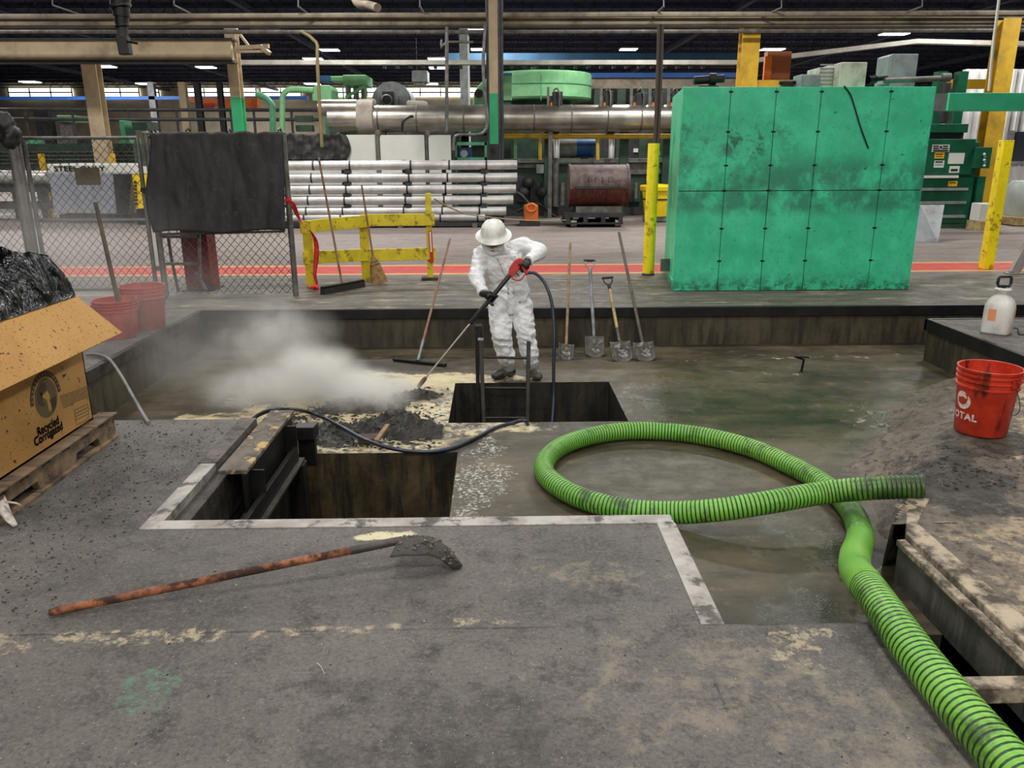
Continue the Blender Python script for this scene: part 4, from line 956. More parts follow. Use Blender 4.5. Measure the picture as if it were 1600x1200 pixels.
grip_hand('glove', cR, LD, V((-.72, -.35, .45)), .022, J['wrR']+(cR-J['wrR']).normalized()*.02, 1)
cL = GR0+GRA*.055
grip_hand('glove', cL, GRA, V((.45, -.3, .75)), .02, J['wrL']+(cL-J['wrL']).normalized()*.02, -1)
for s, c in (('R', cR), ('L', cL)):
    w_ = J['wr'+s]; d_ = (w_-J['el'+s]).normalized(); mb = MB(); mb.tube([w_-d_*.035, w_-d_*.015, w_+d_*.012, w_+d_*.014], [.056, .05, .054, .046], 18, cap=True); mb.build('cuff', M_suit, pn, smooth=60)
# pressure hose
M_ph = mat('dark_blue_black_hose', (24, 28, 38), (34, 44, 62), 2.0, .35)
hz = [GR0+GRA*.115, Q(836, 427, 7.3), Q(849, 439, 7.24), Q(858, 458, 7.16), Q(863, 480, 7.1), Q(866, 520, 7.0), Q(865, 570, 6.92), Q(865, 620, 6.85), Q(863, 655, 6.75), V((.46, 6.62, -.95)), V((.36, 6.45, -.92)), V((.27, 6.3, -.62)),
      P(822, 659, ZP+.04), P(800, 661, ZP+.018), P(770, 670, ZP+.016), P(738, 687, ZP+.016), P(700, 702, ZP+.016), P(655, 706, ZP+.018), P(610, 700, ZP+.05), P(570, 687, ZP+.07), P(535, 668, ZP+.08), P(505, 652, ZP+.09), P(475, 642, ZP+.16), P(447, 639, -.14), P(424, 641, -.13), P(405, 648, -.2), P(388, 658, -.34), P(350, 668, ZP+.016)]
mb = MB(); mb.tube(spline(hz, .015), .0155, 10); tag(mb.build('pressure_hose', M_ph, None, smooth=60), 'thin dark blue pressure hose from the spray gun down and across the sludge', 'hose')
# ------------------------------------------------------------------ ladder in the manway
M_lad = mat('black_ladder_steel', (34, 32, 30), (52, 48, 44), 7, .5, .4, .2, 40)
ld = thing('access_ladder', 'dark steel ladder standing up out of the manway in front of the worker', 'ladder', P(785, 660, -1.0))
yl = 6.95
l0, l1 = Q(751, 531, yl+.08), Q(756, 655, yl-.12); r0, r1 = Q(826, 533, yl+.08), Q(824, 655, yl-.12)
l1 = l1+(l1-l0)*.9; r1 = r1+(r1-r0)*.9
for a, b in ((l0, l1), (r0, r1)): MB().bar(a, b, .036, .05, (0, 1, 0)).build('rail', M_lad, ld, bevel=.004)
for (ya, k) in ((558, 0), (606, 0), (653, 0), (700, 0), (745, 0)):
    ta = (ya-531)/(655-531)/1.9; a = l0+(l1-l0)*ta; b = r0+(r1-r0)*ta; MB().cyl(a, b, .0125, seg=8).build('rung', M_lad, ld, smooth=50)
mb = MB(); mb.box(l0+V((0, 0, .006)), (.05, .06, .012)); mb.build('rail_cap', mat('worn_bright_steel', (170, 166, 160), None, rough=.4, metal=.4), ld)
p0, p1 = Q(746, 556, 7.2), Q(747, 511, 7.2)
mb = MB(); mb.bx(p0.x-.018, p0.x+.018, 7.17, 7.23, ZP-.6, p1.z); mb.bx(p1.x-.035, p1.x+.04, 7.16, 7.24, p1.z-.0, p1.z+.02); mb.bx(p1.x+.02, p1.x+.045, 7.16, 7.24, p1.z-.24, p1.z)
tag(mb.build('grab_post', M_lad, None, bevel=.004), 'dark hooked grab post behind the left rail of the ladder', 'post')

# ------------------------------------------------------------------ steam
def m_steam(name, dens, blobs, ns=2.2, thr=(.36, .72)):
    t = NT(name); t.t.nodes.remove(t.b)
    n = t.noise(ns, 6, .6, None, .6); tot = None
    for (c, r, k) in blobs:
        x = t.n('ShaderNodeMapping', vector_type='TEXTURE'); x.inputs['Location'].default_value = c; x.inputs['Scale'].default_value = r; t.l(t.pos, x.inputs[0])
        L = t.n('ShaderNodeVectorMath', operation='LENGTH'); t.l(x.outputs[0], L.inputs[0])
        g = t.mul(t.ramp(L.outputs['Value'], 1.0, .0), k); tot = g if tot is None else t.math('ADD', tot, g)
    d = t.mul(t.mul(tot, t.ramp(n, *thr)), dens)
    vs = t.n('ShaderNodeVolumePrincipled'); vs.inputs['Color'].default_value = (.96, .95, .93, 1); vs.inputs['Anisotropy'].default_value = .1; vs.inputs['Density'].default_value = 1
    t.l(d, vs.inputs['Density']); t.l(vs.outputs[0], t.out.inputs['Volume']); return t.m
def cloud(name, label, blobs, m, vox):
    mb = MB()
    for c, r, k in blobs: mb.ball(c, [q*.97 for q in r], 20, 14)
    e = bpy.data.objects.new('tmp_root', None); e.location = (0, 0, 0); COL.objects.link(e)
    o = remesh(mb, name, m, e, vox, 2); o.parent = None; bpy.data.objects.remove(e)
    for v in o.data.vertices: v.co.z = max(v.co.z, ZP+.004)
    return tag(o, label, 'steam', None, 'stuff')
b1 = [(tuple(Q(490, 590, 6.9)), (.58, .5, .38), 1.1), (tuple(Q(568, 616, 6.7)), (.56, .42, .26), 1.4), (tuple(Q(628, 606, 7.1)), (.24, .2, .14), 1.0), (tuple(Q(410, 612, 6.8)), (.7, .5, .28), .6), (tuple(Q(430, 530, 7.4)), (.75, .55, .5), .25)]
cloud('steam_cloud', 'white steam cloud billowing from the lance nozzle over the sludge', b1, m_steam('white_steam', STEAM, b1, 2.6, (.30, .66)), .05)
b2 = [(tuple(Q(230, 520, 7.6)), (1.5, 1.1, .95), 1.0), (tuple(Q(100, 390, 8.7)), (1.6, .9, 1.0), .8), (tuple(Q(330, 560, 7.6)), (1.2, .9, .6), 1.0)]
cloud('mist', 'thin grey mist drifting over the left corner of the pit and the red buckets', b2, m_steam('thin_mist', MIST, b2, 1.2, (.2, .7)), .09)
# ------------------------------------------------------------------ chain-link enclosure at the left
FY = 9.88
M_galv = mat('galvanised_steel', (126, 124, 120), (98, 96, 92), 5, .5, .5, .1, 40, (70, 64, 58), .6, 6)
M_mesh = mat('chain_link_wire', (84, 80, 76), None, rough=.5, metal=.5)
fx = lambda px, py=300: Q(px, py, FY).x
fz = lambda py: Q(300, py, FY).z
FT_ = fz(211)
def link_mesh(x0, x1, z0, z1, y, s=.098):
    mb = MB(); k = 1.12
    def clip(a, d):                                           # clip line a + t d to the rectangle
        t0, t1 = -1e9, 1e9
        for p, q, lo, hi in ((a[0], d[0], x0, x1), (a[1], d[1], z0, z1)):
            u, v = (lo-p)/q, (hi-p)/q; t0 = max(t0, min(u, v)); t1 = min(t1, max(u, v))
        return (t0, t1) if t1 > t0+.02 else None
    n = int(((x1-x0)+(z1-z0)/k)/s)+2
    for sg in (1, -1):
        for i in range(-n, n+1):
            a = (x0+i*s, z0 if sg > 0 else z1); r = clip(a, (1, k*sg))
            if r: mb.tube([(a[0]+t, y+sg*.003, a[1]+t*k*sg) for t in r], .0034, 4, cap=False)
    return mb
def post(x, z1, r=.034, y=FY, z0=0.0): 
    mb = MB(); mb.cyl((x, y, z0), (x, y, z1), r, seg=12); mb.ball((x, y, z1), (r*1.1, r*1.1, r*.7), 12, 6); return mb
th = thing('chain_link_fence', 'chain link fence section with grey pipe posts carrying the black tarp', 'fence', (fx(330), FY, 0))
xa, xb = fx(243, 330), fx(452, 330)
for x in (xa, xb): post(x, FT_+.02, .036).build('post', M_galv, th, smooth=50)
MB().cyl((xa, FY, FT_-.01), (xb, FY, FT_-.01), .022, seg=10).build('top_rail', M_galv, th, smooth=50)
MB().cyl((xa, FY, fz(366)), (fx(445, 366), FY, fz(362)), .016, seg=8).build('mid_rail', M_galv, th, smooth=50)
link_mesh(xa+.03, xb-.03, .03, FT_-.02, FY).build('mesh_panel', M_mesh, th, fix=False)
th = thing('chain_link_gate', 'chain link gate with grey pipe frame in front of the grey hopper', 'gate', (fx(140), FY, 0))
ga, gb = fx(52, 300), fx(226, 300)
for x in (ga, gb): MB().cyl((x, FY-.02, .06), (x, FY-.02, FT_-.02), .026, seg=10).build('frame_stile', M_galv, th, smooth=50)
for z in (FT_-.03, fz(343), .1): MB().cyl((ga, FY-.02, z), (gb, FY-.02, z), .022, seg=10).build('frame_rail', M_galv, th, smooth=50)
link_mesh(ga+.02, gb-.02, .09, FT_-.03, FY-.02).build('mesh_panel', M_mesh, th, fix=False)
a, b = Q(116, 262, FY-.05), Q(158, 289, FY-.05)
mb = MB(); mb.bx(a.x, b.x, FY-.06, FY-.045, b.z, a.z); mb.build('sign_plate', mat('rusty_sign_plate', (92, 80, 62), (72, 62, 50), 8, .7), th)['label'] = 'blank rusty brown sign plate'
for z in (.35, 1.6): mb = MB(); mb.box(((gb+xa)/2, FY-.01, z), (xa-gb+.04, .02, .06)); mb.build('hinge', M_galv, th)
mb = MB(); mb.box((gb+.05, FY-.06, fz(296)), (.12, .05, .05)); mb.build('latch', M_dkst, th)
th = thing('chain_link_fence', 'chain link fence running out of frame at the left edge', 'fence', (fx(10), FY, 0))
x0 = -8.4
MB().cyl((x0, FY, FT_-.01), (ga-.08, FY, FT_-.01), .022, seg=10).build('top_rail', M_galv, th, smooth=50)
for x in (ga-.09, x0): post(x, FT_+.03, .034).build('post', M_galv, th, smooth=50)
link_mesh(x0, ga-.1, .03, FT_-.02, FY).build('mesh_panel', M_mesh, th, fix=False)
yp = 9.55; a = Q(18, 222, yp)
th = thing('pipe_post', 'thick grey pipe post at the left edge with black cloth bundled on top', 'post', (a.x, yp, 0))
post(a.x, a.z, .052, yp).build('pipe', M_galv, th, smooth=50)
mb = MB(); c = Q(10, 203, yp)
mb.ball((a.x-.02, yp, a.z+.02), (.1, .1, .12)); mb.ball(c+V((0, 0, .06)), (.1, .09, .15)); mb.ball(c+V((.08, 0, -.02)), (.07, .07, .07))
remesh(mb, 'cloth_bundle', M_blk, th, .02, 2, lambda p: .03*fbm(p.x*12, p.y*12, p.z*12))
# framed bracket and red guard behind the mesh
th = thing('floor_bracket', 'grey angle frame with a diagonal foot standing behind the chain link mesh', 'frame', (fx(305), 10.0, 0))
f2 = lambda px, py: Q(px, py, 10.0)
for p, q in (((250, 370), (312, 370)), ((252, 412), (312, 412)), ((311, 366), (313, 440)), ((304, 425), (322, 453))): MB().bar(f2(*p), f2(*q), .03, .03, (0, 1, 0)).build('angle_bar', M_galv, th)
ra, rb_ = Q(285, 400, 10.3), Q(326, 400, 10.3)
th = thing('guard_post', 'dark red square column guard behind the chain link mesh', 'post', ((ra.x+rb_.x)/2, 10.45, 0))
M_dred = mat('dark_red_paint', (120, 24, 30), (96, 20, 24), 4, .5, 0, 0, 40, (60, 30, 28), .6, 4)
MB().bx(ra.x, rb_.x, 10.3, 10.62, .012, 1.9).build('column', M_dred, th, bevel=.01)
MB().bx(ra.x-.05, rb_.x+.04, 10.25, 10.66, 0, .012).build('base_plate', M_dkst, th)
mb = MB(); mb.tube([Q(263, 372, 10.1), Q(268, 405, 10.1), P(279, 457, .02)], .02, 6); tag(mb.build('dark_bar', M_dkst, None, smooth=40), 'dark curved bar leaning behind the mesh left of the red guard', 'bar')
# tarps
def m_tarp():
    t = NT('black_tarp'); n = t.noise(3, 7, .65, t.stretch((1.6, 1, .6), t.obj)); w = t.noise(14, 5, .7, t.obj)
    col = t.mix(t.ramp(n, .38, .68), lin((34, 34, 34)), lin((54, 53, 52))); col = t.mix(t.mul(t.ramp(w, .56, .7), .4), col, lin((84, 82, 80)))
    return t.fin(col, .55, 0, n, .35, .05)
M_tarp = m_tarp()
tl, tr_, bl, br_ = Q(229, 207, 9.8), Q(443, 206, 9.8), Q(240, 363, 9.8), Q(447, 361, 9.8)
def ft(u, v):
    p = (tl*(1-u)+tr_*u)*(1-v)+(bl*(1-u)+br_*u)*v
    fold = .05*fbm(u*5, v*1.2, 2)+.03*math.sin(u*34+2*v)*(.3+.7*v)*math.exp(-((u-.88)/.12)**2)+.02*math.sin(u*26)*math.exp(-(u/.14)**2)
    side = .05*math.sin(v*5.5+1)*math.exp(-(u/.12)**2)
    return V((p.x+side, p.y-.03-.5*abs(fold), p.z+.02*math.sin(u*9)*(v)+.02*fbm(u*8, 0, 1)*(1-v)))
th = thing('tarp', 'large black tarp hung over the chain link fence left of the barricade', 'tarp', (tl.x, 9.8, bl.z))
MB().grid(ft, 70, 40).build('sheet', M_tarp, th, smooth=80, solid=.006)
for u in (.02, .3, .6, .97): p = ft(u, .005); mb = MB(); mb.tube([p+V((0, -.01, .02)), p+V((0, .06, .05)), p+V((0, .12, .02))], .012, 6); mb.build('tie', M_blk, th)

# ------------------------------------------------------------------ barricade, brooms, tape
def m_yel(name, c, c2, d=.7): return mat(name, c, c2, 5, .5, 0, 0, 40, (74, 62, 20), d, 8, .52, .64)
M_yw = m_yel('worn_yellow_paint', (226, 204, 40), (206, 184, 34)); M_yb = m_yel('yellow_bollard_paint', (255, 232, 24), (246, 218, 20), .7)
th = thing('barricade', 'yellow wooden barricade with two rails standing beside the red walkway line', 'barricade', P(573, 438, 0))
bL, bM, bR = P(487, 447, 0), P(573, 438, 0), P(673, 437, 0)
zl, zm, zr = Q(480, 345, bL.y).z, Q(570, 336, bM.y).z, Q(678, 302, bR.y).z
for b, z, w in ((bL, zl, .12), (bM, zm-.02, .115), (bR, zr, .075)): mb = MB(); mb.bar(b, V((b.x, b.y, z)), w, .09, (0, 1, 0)); mb.build('post', M_yw, th, bevel=.004)
mb = MB(); mb.bx(bR.x-.12, bR.x+.12, bR.y-.1, bR.y+.1, 0, .04); mb.build('foot', M_grime, th)
def rail(a, ya, b, yb, h, d): 
    p, q = Q(a[0], a[1], ya), Q(b[0], b[1], yb); return MB().bar(p, q, .035, h, (0, 0, 1)).build('rail', M_yw, th, bevel=.004)
rail((469, 355), bL.y-.07, (578, 345), bM.y-.07, .16, 0); rail((563, 344), bM.y-.07, (679, 343), bR.y-.07, .16, 0)
rail((474, 403), bL.y-.07, (575, 398), bM.y-.07, .165, 0); rail((576, 399), bM.y-.07, (681, 396), bR.y-.07, .165, 0)
a = Q(672, 361, bR.y-.1); b = Q(675, 411, bR.y-.1)
mb = MB(); mb.bar(a, b, .05, .006, (0, 1, 0)); s_ = mb.build('warning_strip', mat('red_strip', (190, 40, 36), None, rough=.5), th); s_['label'] = 'red and white warning strip'
mb = MB(); mb.bar(a*.98+b*.02+V((-.0, -.006, 0)), a*.35+b*.65+V((0, -.006, 0)), .022, .004, (0, 1, 0)); mb.build('white_mark', mat('white_mark', (220, 216, 210), None), s_)
th = thing('push_broom', 'push broom with dark bristle head standing against the yellow barricade', 'broom', P(535, 448, 0))
b = P(535, 446, .07); tp = Q(498, 246, bL.y-.12); MB().bar(b, tp, .026, .026).build('handle', M_wood2, th, bevel=.01)
l, r_ = P(503, 450, .085), P(567, 438, .085); MB().bar(l, r_, .06, .03).build('head_block', M_dkst, th, bevel=.004)
mb = MB(); mb.bar(l+V((0, 0, -.05)), r_+V((0, 0, -.05)), .075, .07)
mb.build('bristles', mat('dark_bristles', (30, 28, 27), (46, 42, 38), 60, .9, 0, .8, 80), th)
th = thing('corn_broom', 'straw corn broom resting bristles down against the barricade middle post', 'broom', P(592, 442, 0))
tp = Q(565, 289, bM.y-.16); nk = Q(583, 402, bM.y-.2); bt_ = P(594, 443, .005)
MB().cyl(nk, tp, .0135, seg=8).build('handle', M_wood2, th, smooth=50)
ax = (bt_-nk).normalized(); sd = V((0, -1, 0)).cross(ax).normalized(); L = (bt_-nk).length; rings = []
M_straw = mat('straw', (150, 118, 70), (116, 88, 52), 30, .85, 0, .8, 60, None, st=(6, 6, .8)) if False else mat('straw', (150, 118, 70), (112, 86, 50), 18, .85, 0, .8, 60)
mb = MB(); S = 20
for t, w, d in ((-.05, .02, .018), (.0, .028, .024), (.12, .05, .035), (.3, .075, .04), (.65, .1, .04), (1.0, .122, .032)):
    c = nk+ax*L*t+sd*(-.01*t); rings.append([c+sd*w*math.cos(2*PI*j/S)+V((0, -1, 0))*d*math.sin(2*PI*j/S) for j in range(S)])
mb.add([p for r in rings for p in r], [(i*S+j, i*S+(j+1) % S, (i+1)*S+(j+1) % S, (i+1)*S+j) for i in range(5) for j in range(S)]+[tuple(range(S))[::-1], tuple(range(5*S, 6*S))]); mb.build('bristles', M_straw, th, smooth=60)
for t, w in ((.16, .056), (.28, .074)):
    c = nk+ax*L*t; MB().tube([c+sd*w*math.cos(a)+V((0, -1, 0))*.042*math.sin(a) for a in [2*PI*j/S for j in range(S)]], .003, 5, closed=True).build('stitching', M_dkst, th)
M_tp = mat('red_tape', (216, 44, 48), (196, 36, 40), 8, .4)
pts = spline([Q(446, 312, 9.8), Q(456, 318, 9.85), Q(464, 334, 10.0), Q(473, 350, 10.25), Q(486, 362, 10.3), Q(494, 380, 10.35), Q(494, 405, 10.35), Q(492, 430, 10.35), P(496, 447, .03), P(488, 452, .012)], .02)
def ftp(u, v):
    i = min(len(pts)-1, int(u*(len(pts)-1))); a = u*5; return pts[i]+V((math.cos(a), .6*math.sin(a)*.5, math.sin(a)*.5))*(v-.5)*.065
th = thing('barrier_tape', 'red barrier tape tied to the fence post and trailing down the barricade', 'tape', pts[-1]); th.location.z = 0
MB().grid(ftp, 120, 3).build('strip', M_tp, th, smooth=80, solid=.002)
mb = MB(); c = V((fx(452, 330), FY, Q(449, 313, FY).z)); mb.cyl(c-V((0, 0, .03)), c+V((0, 0, .03)), .041, seg=14); mb.build('knot_wrap', M_tp, th)
mb = MB(); mb.ball(P(492, 449, .03), (.07, .05, .03)); remesh(mb, 'loose_end', M_tp, th, .012, 1, lambda p: .02*fbm(p.x*20, p.y*20, p.z*20))
mb = MB(); mb.tube(spline([Q(679, 311, bR.y), Q(700, 323, 12), Q(725, 333, 14), Q(745, 337, 15.5), Q(800, 343, 17), Q(850, 345, 18), Q(884, 344, 18.9)], .2), .012, 5); tag(mb.build('rope', mat('pale_rope', (150, 146, 112), None, rough=.9), None, smooth=60), 'thin pale rope strung from the barricade post back to the drum trolley', 'rope')

# ------------------------------------------------------------------ bollards
b = P(1014.5, 431, 0); y = b.y+.09
th = thing('bollard', 'tall yellow pipe bollard left of the green cabinet', 'bollard', (b.x, y, 0)); r = .082
z = Q(1027, 224, y).z; mb = MB(); mb.lathe([(r, 0), (r, z-.01), (r*.96, z), (.001, z)], (b.x, y, 0), seg=24); mb.build('post', M_yb, th, smooth=40)
MB().lathe([(r+.006, .0), (r+.012, .012), (r+.001, .03)], (b.x, y, 0), seg=24).build('floor_collar', M_grime, th)
b = P(1545, 421, 0); y = b.y+.08; z = Q(1577, 219, y).z
th = thing('bollard', 'tall square yellow bollard by the right edge with a grimy lower side', 'bollard', (b.x, y, 0))
mb = MB(); mb.bx(b.x-.075, b.x+.075, y-.075, y+.075, 0, z); mb.build('post', M_yb, th, bevel=.008)
a = P(1583, 428, 0); mb = MB(); mb.bar(a+V((0, 0, .0)), Q(1612, 375, a.y+.1), .14, .07, (0, 1, 0)); mb.bx(a.x-.1, a.x+.14, a.y-.06, a.y+.08, 0, .02)
tag(mb.build('sloped_leg', mat('pale_grey_paint', (158, 154, 148), (136, 132, 126), 4, .5), None, bevel=.006), 'sloped pale grey steel leg cut off by the right edge of the photo', 'leg')

# ------------------------------------------------------------------ green cabinet
def m_green():
    t = NT('scuffed_green_enamel'); n = t.noise(2.6, 7, .68, t.obj); v = t.noise(3, 8, .7, t.stretch((1.1, 1, .9), t.obj))
    z = t.n('ShaderNodeSeparateXYZ'); t.l(t.pos, z.inputs[0]); z = z.outputs[2]
    col = t.mix(t.ramp(n, .35, .66), lin((78, 222, 170)), lin((56, 206, 150)))
    band = t.mul(t.ramp(z, .85, 1.1), t.ramp(z, 1.85, 1.35)); 
    d = t.mul(t.ramp(v, .36, .58), t.ramp(band, 0, 1, .2, .75)); col = t.mix(d, col, lin((50, 112, 90)))
    col = t.mix(t.mul(t.ramp(t.noise(16, 6, .7, t.stretch((1, 1, .8), t.obj)), .60, .67), .7), col, lin((30, 66, 52)))
    lowd = t.mul(t.ramp(z, .28, .0), t.ramp(t.noise(9, 7, .75, t.obj), .4, .58)); col = t.mix(t.mul(lowd, .8), col, lin((26, 50, 42)))
    rub = t.mul(t.mul(t.ramp(z, 1.1, 1.25), t.ramp(z, 2.3, 1.8)), t.mul(t.ramp(t.noise(5, 8, .75, t.obj, .6), .47, .6), t.ramp(t.noise(1.0, 2, .5, t.obj), .42, .6)))
    col = t.mix(t.mul(rub, .8), col, lin((40, 78, 66)))
    return t.fin(col, .42, 0, t.noise(5, 4, .5, t.obj), .04, .02)
M_gr = m_green()
gy = 10.02; gl, gr_ = P(1050, 455, 0).x, P(1418, 452, 0).x; gz = Q(1250, 135, gy).z
th = thing('green_cabinet', 'large smudged green steel cabinet standing on the edge above the pit', 'cabinet', ((gl+gr_)/2, gy+.8, 0))
mb = MB(); foot = [(gl+.01, gy+.015), (gr_-.01, gy+.015), (gr_-.01, 11.75), (gl+.25, 11.75)]; mb.prism(foot, .01, gz-.01); mb.build('carcass', M_gr, th)
xs_ = [gl]+[Q(px, 298, gy).x for px in (1131, 1200, 1268, 1373)]+[gr_]; zs_ = [0, Q(1250, 298, gy).z, gz]
for i in range(5):
    for j in range(2): mb = MB(); mb.bx(xs_[i]+.004, xs_[i+1]-.004, gy-.012, gy+.013, zs_[j]+.005, zs_[j+1]-.005); mb.build('panel', M_gr, th, bevel=.004)
for i in range(1, 5):
    for z in (gz-.06, gz*.79, gz*.63, gz*.5+.02, gz*.32, gz*.155): MB().box((xs_[i], gy-.013, z), (.05, .008, .02)).build('hinge_clip', M_dkst, th)
mb = MB(); mb.slab([V((gl-.012, gy+.0, .14)), V((gl-.012, gy, .12)), V((gl+.235, 11.7, .12)), V((gl+.235, 11.7, .14))], (.02, 0, 0)); mb.build('skirt_strip', M_gr, th)
a = Q(1041, 414, 10.7); mb = MB(); mb.box((gl+.05, 10.7, a.z), (.14, .06, .17)); mb.build('side_bracket', M_galv, th)
mb = MB(); mb.tube(spline([Q(1319, 134, gy-.02), Q(1329, 148, gy-.03), Q(1335, 166, gy-.025), Q(1346, 202, gy-.03), Q(1357, 232, gy-.025)], .03), .009, 6); tag(mb.build('cable', M_blk, None, smooth=60), 'thin black cable hanging down the face of the green cabinet', 'cable')
M_gbox = mat('grey_enclosure', (142, 146, 148), (124, 128, 130), 3, .5, 0, 0, 40, (90, 88, 84), .5, 5); M_crm = mat('cream_enclosure', (206, 202, 186), (188, 184, 168), 3, .55, 0, 0, 40, (130, 122, 108), .6, 6)
def onbox(name, label, cat, x0, x1, y0px, d0, d1, m):
    a = Q(x0, y0px, d0); b = Q(x1, y0px, d0); th = thing(name, label, cat, ((a.x+b.x)/2, (d0+d1)/2, gz))
    MB().bx(a.x, b.x, d0, d1, gz, a.z).build('housing', m, th, bevel=.01); return th, a, b
th, a, b = onbox('junction_box', 'small grey box on top of the green cabinet', 'box', 1253, 1283, 116, 10.3, 10.6, M_gbox)
MB().bx(a.x+.02, b.x-.02, 10.285, 10.3, gz+.02, a.z-.02).build('cover', M_gbox, th, bevel=.003)
th, a, b = onbox('air_unit', 'cream air conditioning unit on top of the green cabinet', 'air conditioner', 1315, 1356, 97, 10.25, 10.9, M_crm)
MB().bx(a.x-.19, a.x, 10.45, 10.85, gz, a.z-.04).build('side_housing', M_crm, th, bevel=.01)
for i in range(6): MB().bx(a.x-.18, a.x-.01, 10.44, 10.452, gz+.05+i*.045, gz+.068+i*.045).build('louvre', M_gbox, th)
th, a, b = onbox('grey_duct', 'tall grey duct cowl on the right end of the green cabinet top', 'duct', 1396, 1436, 84, 10.9, 11.35, M_gbox)
mb = MB(); mb.slab([V((a.x, 10.9, a.z)), V((a.x, 10.9, gz+.1)), V((a.x-.05, 10.9, gz+.1)), V((a.x-.05, 10.9, a.z-.03))], (0, .3, 0)); mb.build('flange', M_gbox, th)
mb = MB(); p = Q(1382, 126, 10.4); q = Q(1478, 122, 10.4); mb.cyl(p, q, .035, seg=10); mb.cyl(Q(1470, 121, 10.4), Q(1484, 121, 10.4), .055, seg=10); tag(mb.build('conduit', M_galv, None, smooth=50), 'grey pipe lying along the right top edge of the green cabinet', 'pipe')
mb = MB(); p = Q(1356, 125, 10.5); q = Q(1384, 122, 10.6); mb.lathe([(.05, 0), (.05, .12), (.03, .13), (.03, .3)], p, q-p, 14); tag(mb.build('pipe_fitting', M_dkst, None, smooth=40), 'dark pipe fitting beside the cream air unit', 'fitting')
mb = MB(); mb.cyl(Q(1084, 126, 10.5), Q(1131, 123, 10.5), .05, seg=10); mb.cyl(Q(1108, 124, 10.5), Q(1118, 124, 10.5), .075, seg=10); mb.bx(Q(1090, 128, 10.5).x, Q(1120, 128, 10.5).x, 10.4, 10.6, gz, gz+.04); tag(mb.build('actuator', M_dkst, None, smooth=40), 'dark pneumatic actuator on the left top edge of the green cabinet', 'actuator')
mb = MB(); p = Q(1224, 130, 10.5); mb.bx(p.x-.02, p.x+.12, 10.45, 10.55, gz, gz+.07); mb.cyl((p.x-.05, 10.5, gz+.08), (p.x+.17, 10.5, gz+.08), .025, seg=8); tag(mb.build('valve', M_dkst, None), 'small dark valve on the green cabinet top left of the grey box', 'valve')
# ------------------------------------------------------------------ far side of the aisle
def pb(mb, x0, y0, x1, y1, d, dep, k=None):                # box whose front face at depth d covers the pixel rectangle
    a, b = Q(x0, y0, d), Q(x1, y1, d); return mb.bx(a.x, b.x, d, d+dep, b.z, a.z, k)
def pbox(name, m, par, x0, y0, x1, y1, d, dep, bev=0.0): return pb(MB(), x0, y0, x1, y1, d, dep).build(name, m, par, bevel=bev)
def ptube(mb, pts, d, r, seg=10): return mb.tube([Q(x, y, d) for x, y in pts] if not hasattr(d, '__len__') else [Q(x, y, e) for (x, y), e in zip(pts, d)], r, seg)
M_alu = mat('bright_aluminium', (206, 204, 202), (186, 184, 182), 2, .38, .45, 0, 40, (150, 146, 142), .5, 4)
M_lag = mat('polished_lagging', (188, 182, 172), (150, 144, 136), 1.5, .3, .8, .1, 8)
M_white = mat('off_white_panel', (214, 214, 206), (204, 204, 196), 1, .6)
M_pg = mat('pale_green_machine', (130, 190, 136), (112, 172, 120), 2, .5, 0, 0, 40, (86, 120, 90), .4, 3)
M_mg = mat('mid_green_machine', (84, 158, 118), (70, 138, 102), 2, .5, 0, 0, 40, (50, 80, 62), .5, 3)
M_dg = mat('dark_green_machine', (44, 74, 56), (34, 58, 44), 2, .55, 0, 0, 40, (22, 26, 24), .7, 3)
M_bg = mat('baler_green', (12, 96, 66), (10, 84, 58), 2, .4, 0, 0, 40, (8, 50, 38), .5, 3)
M_crc = mat('cream_column_paint', (204, 184, 150), (190, 170, 138), 2, .6, 0, 0, 40, (120, 104, 84), .5, 1.5)
M_gcol = mat('green_column_paint', (48, 170, 110), (60, 180, 120), 2, .55)
M_ycol = mat('yellow_column_paint', (216, 172, 44), (196, 154, 38), 2, .55, 0, 0, 40, (90, 74, 36), .6, 1.5)
M_yel2 = mat('bright_yellow_plastic', (246, 214, 22), (236, 200, 18), 3, .45)
M_blue = mat('blue_machine_paint', (30, 92, 160), (26, 80, 140), 3, .45)
M_bbeam = mat('blue_beam_paint', (70, 130, 220), (60, 116, 204), 1, .5)
M_ora = mat('orange_paint', (226, 120, 44), (206, 104, 36), 3, .5)
M_rustd = mat('rusty_drum_steel', (98, 82, 78), (72, 58, 54), 4, .6, .2, .2, 12, (60, 34, 26), .6, 5); M_rustr = mat('red_rust', (112, 52, 34), (76, 34, 26), 5, .65, .1, .3, 14, (40, 24, 20), .7, 4, st=(3, 3, .6))
M_hop = mat('grey_hopper_paint', (148, 152, 162), (136, 140, 150), 2, .5, 0, 0, 40, (90, 90, 92), .5, 3)
M_mach = mat('dark_machine_grey', (58, 58, 60), (40, 40, 42), 4, .6, .2)
M_beamc = mat('grimy_cream_beam', (150, 138, 118), (122, 112, 98), 1.2, .7, 0, 0, 40, (64, 58, 52), .6, 2)

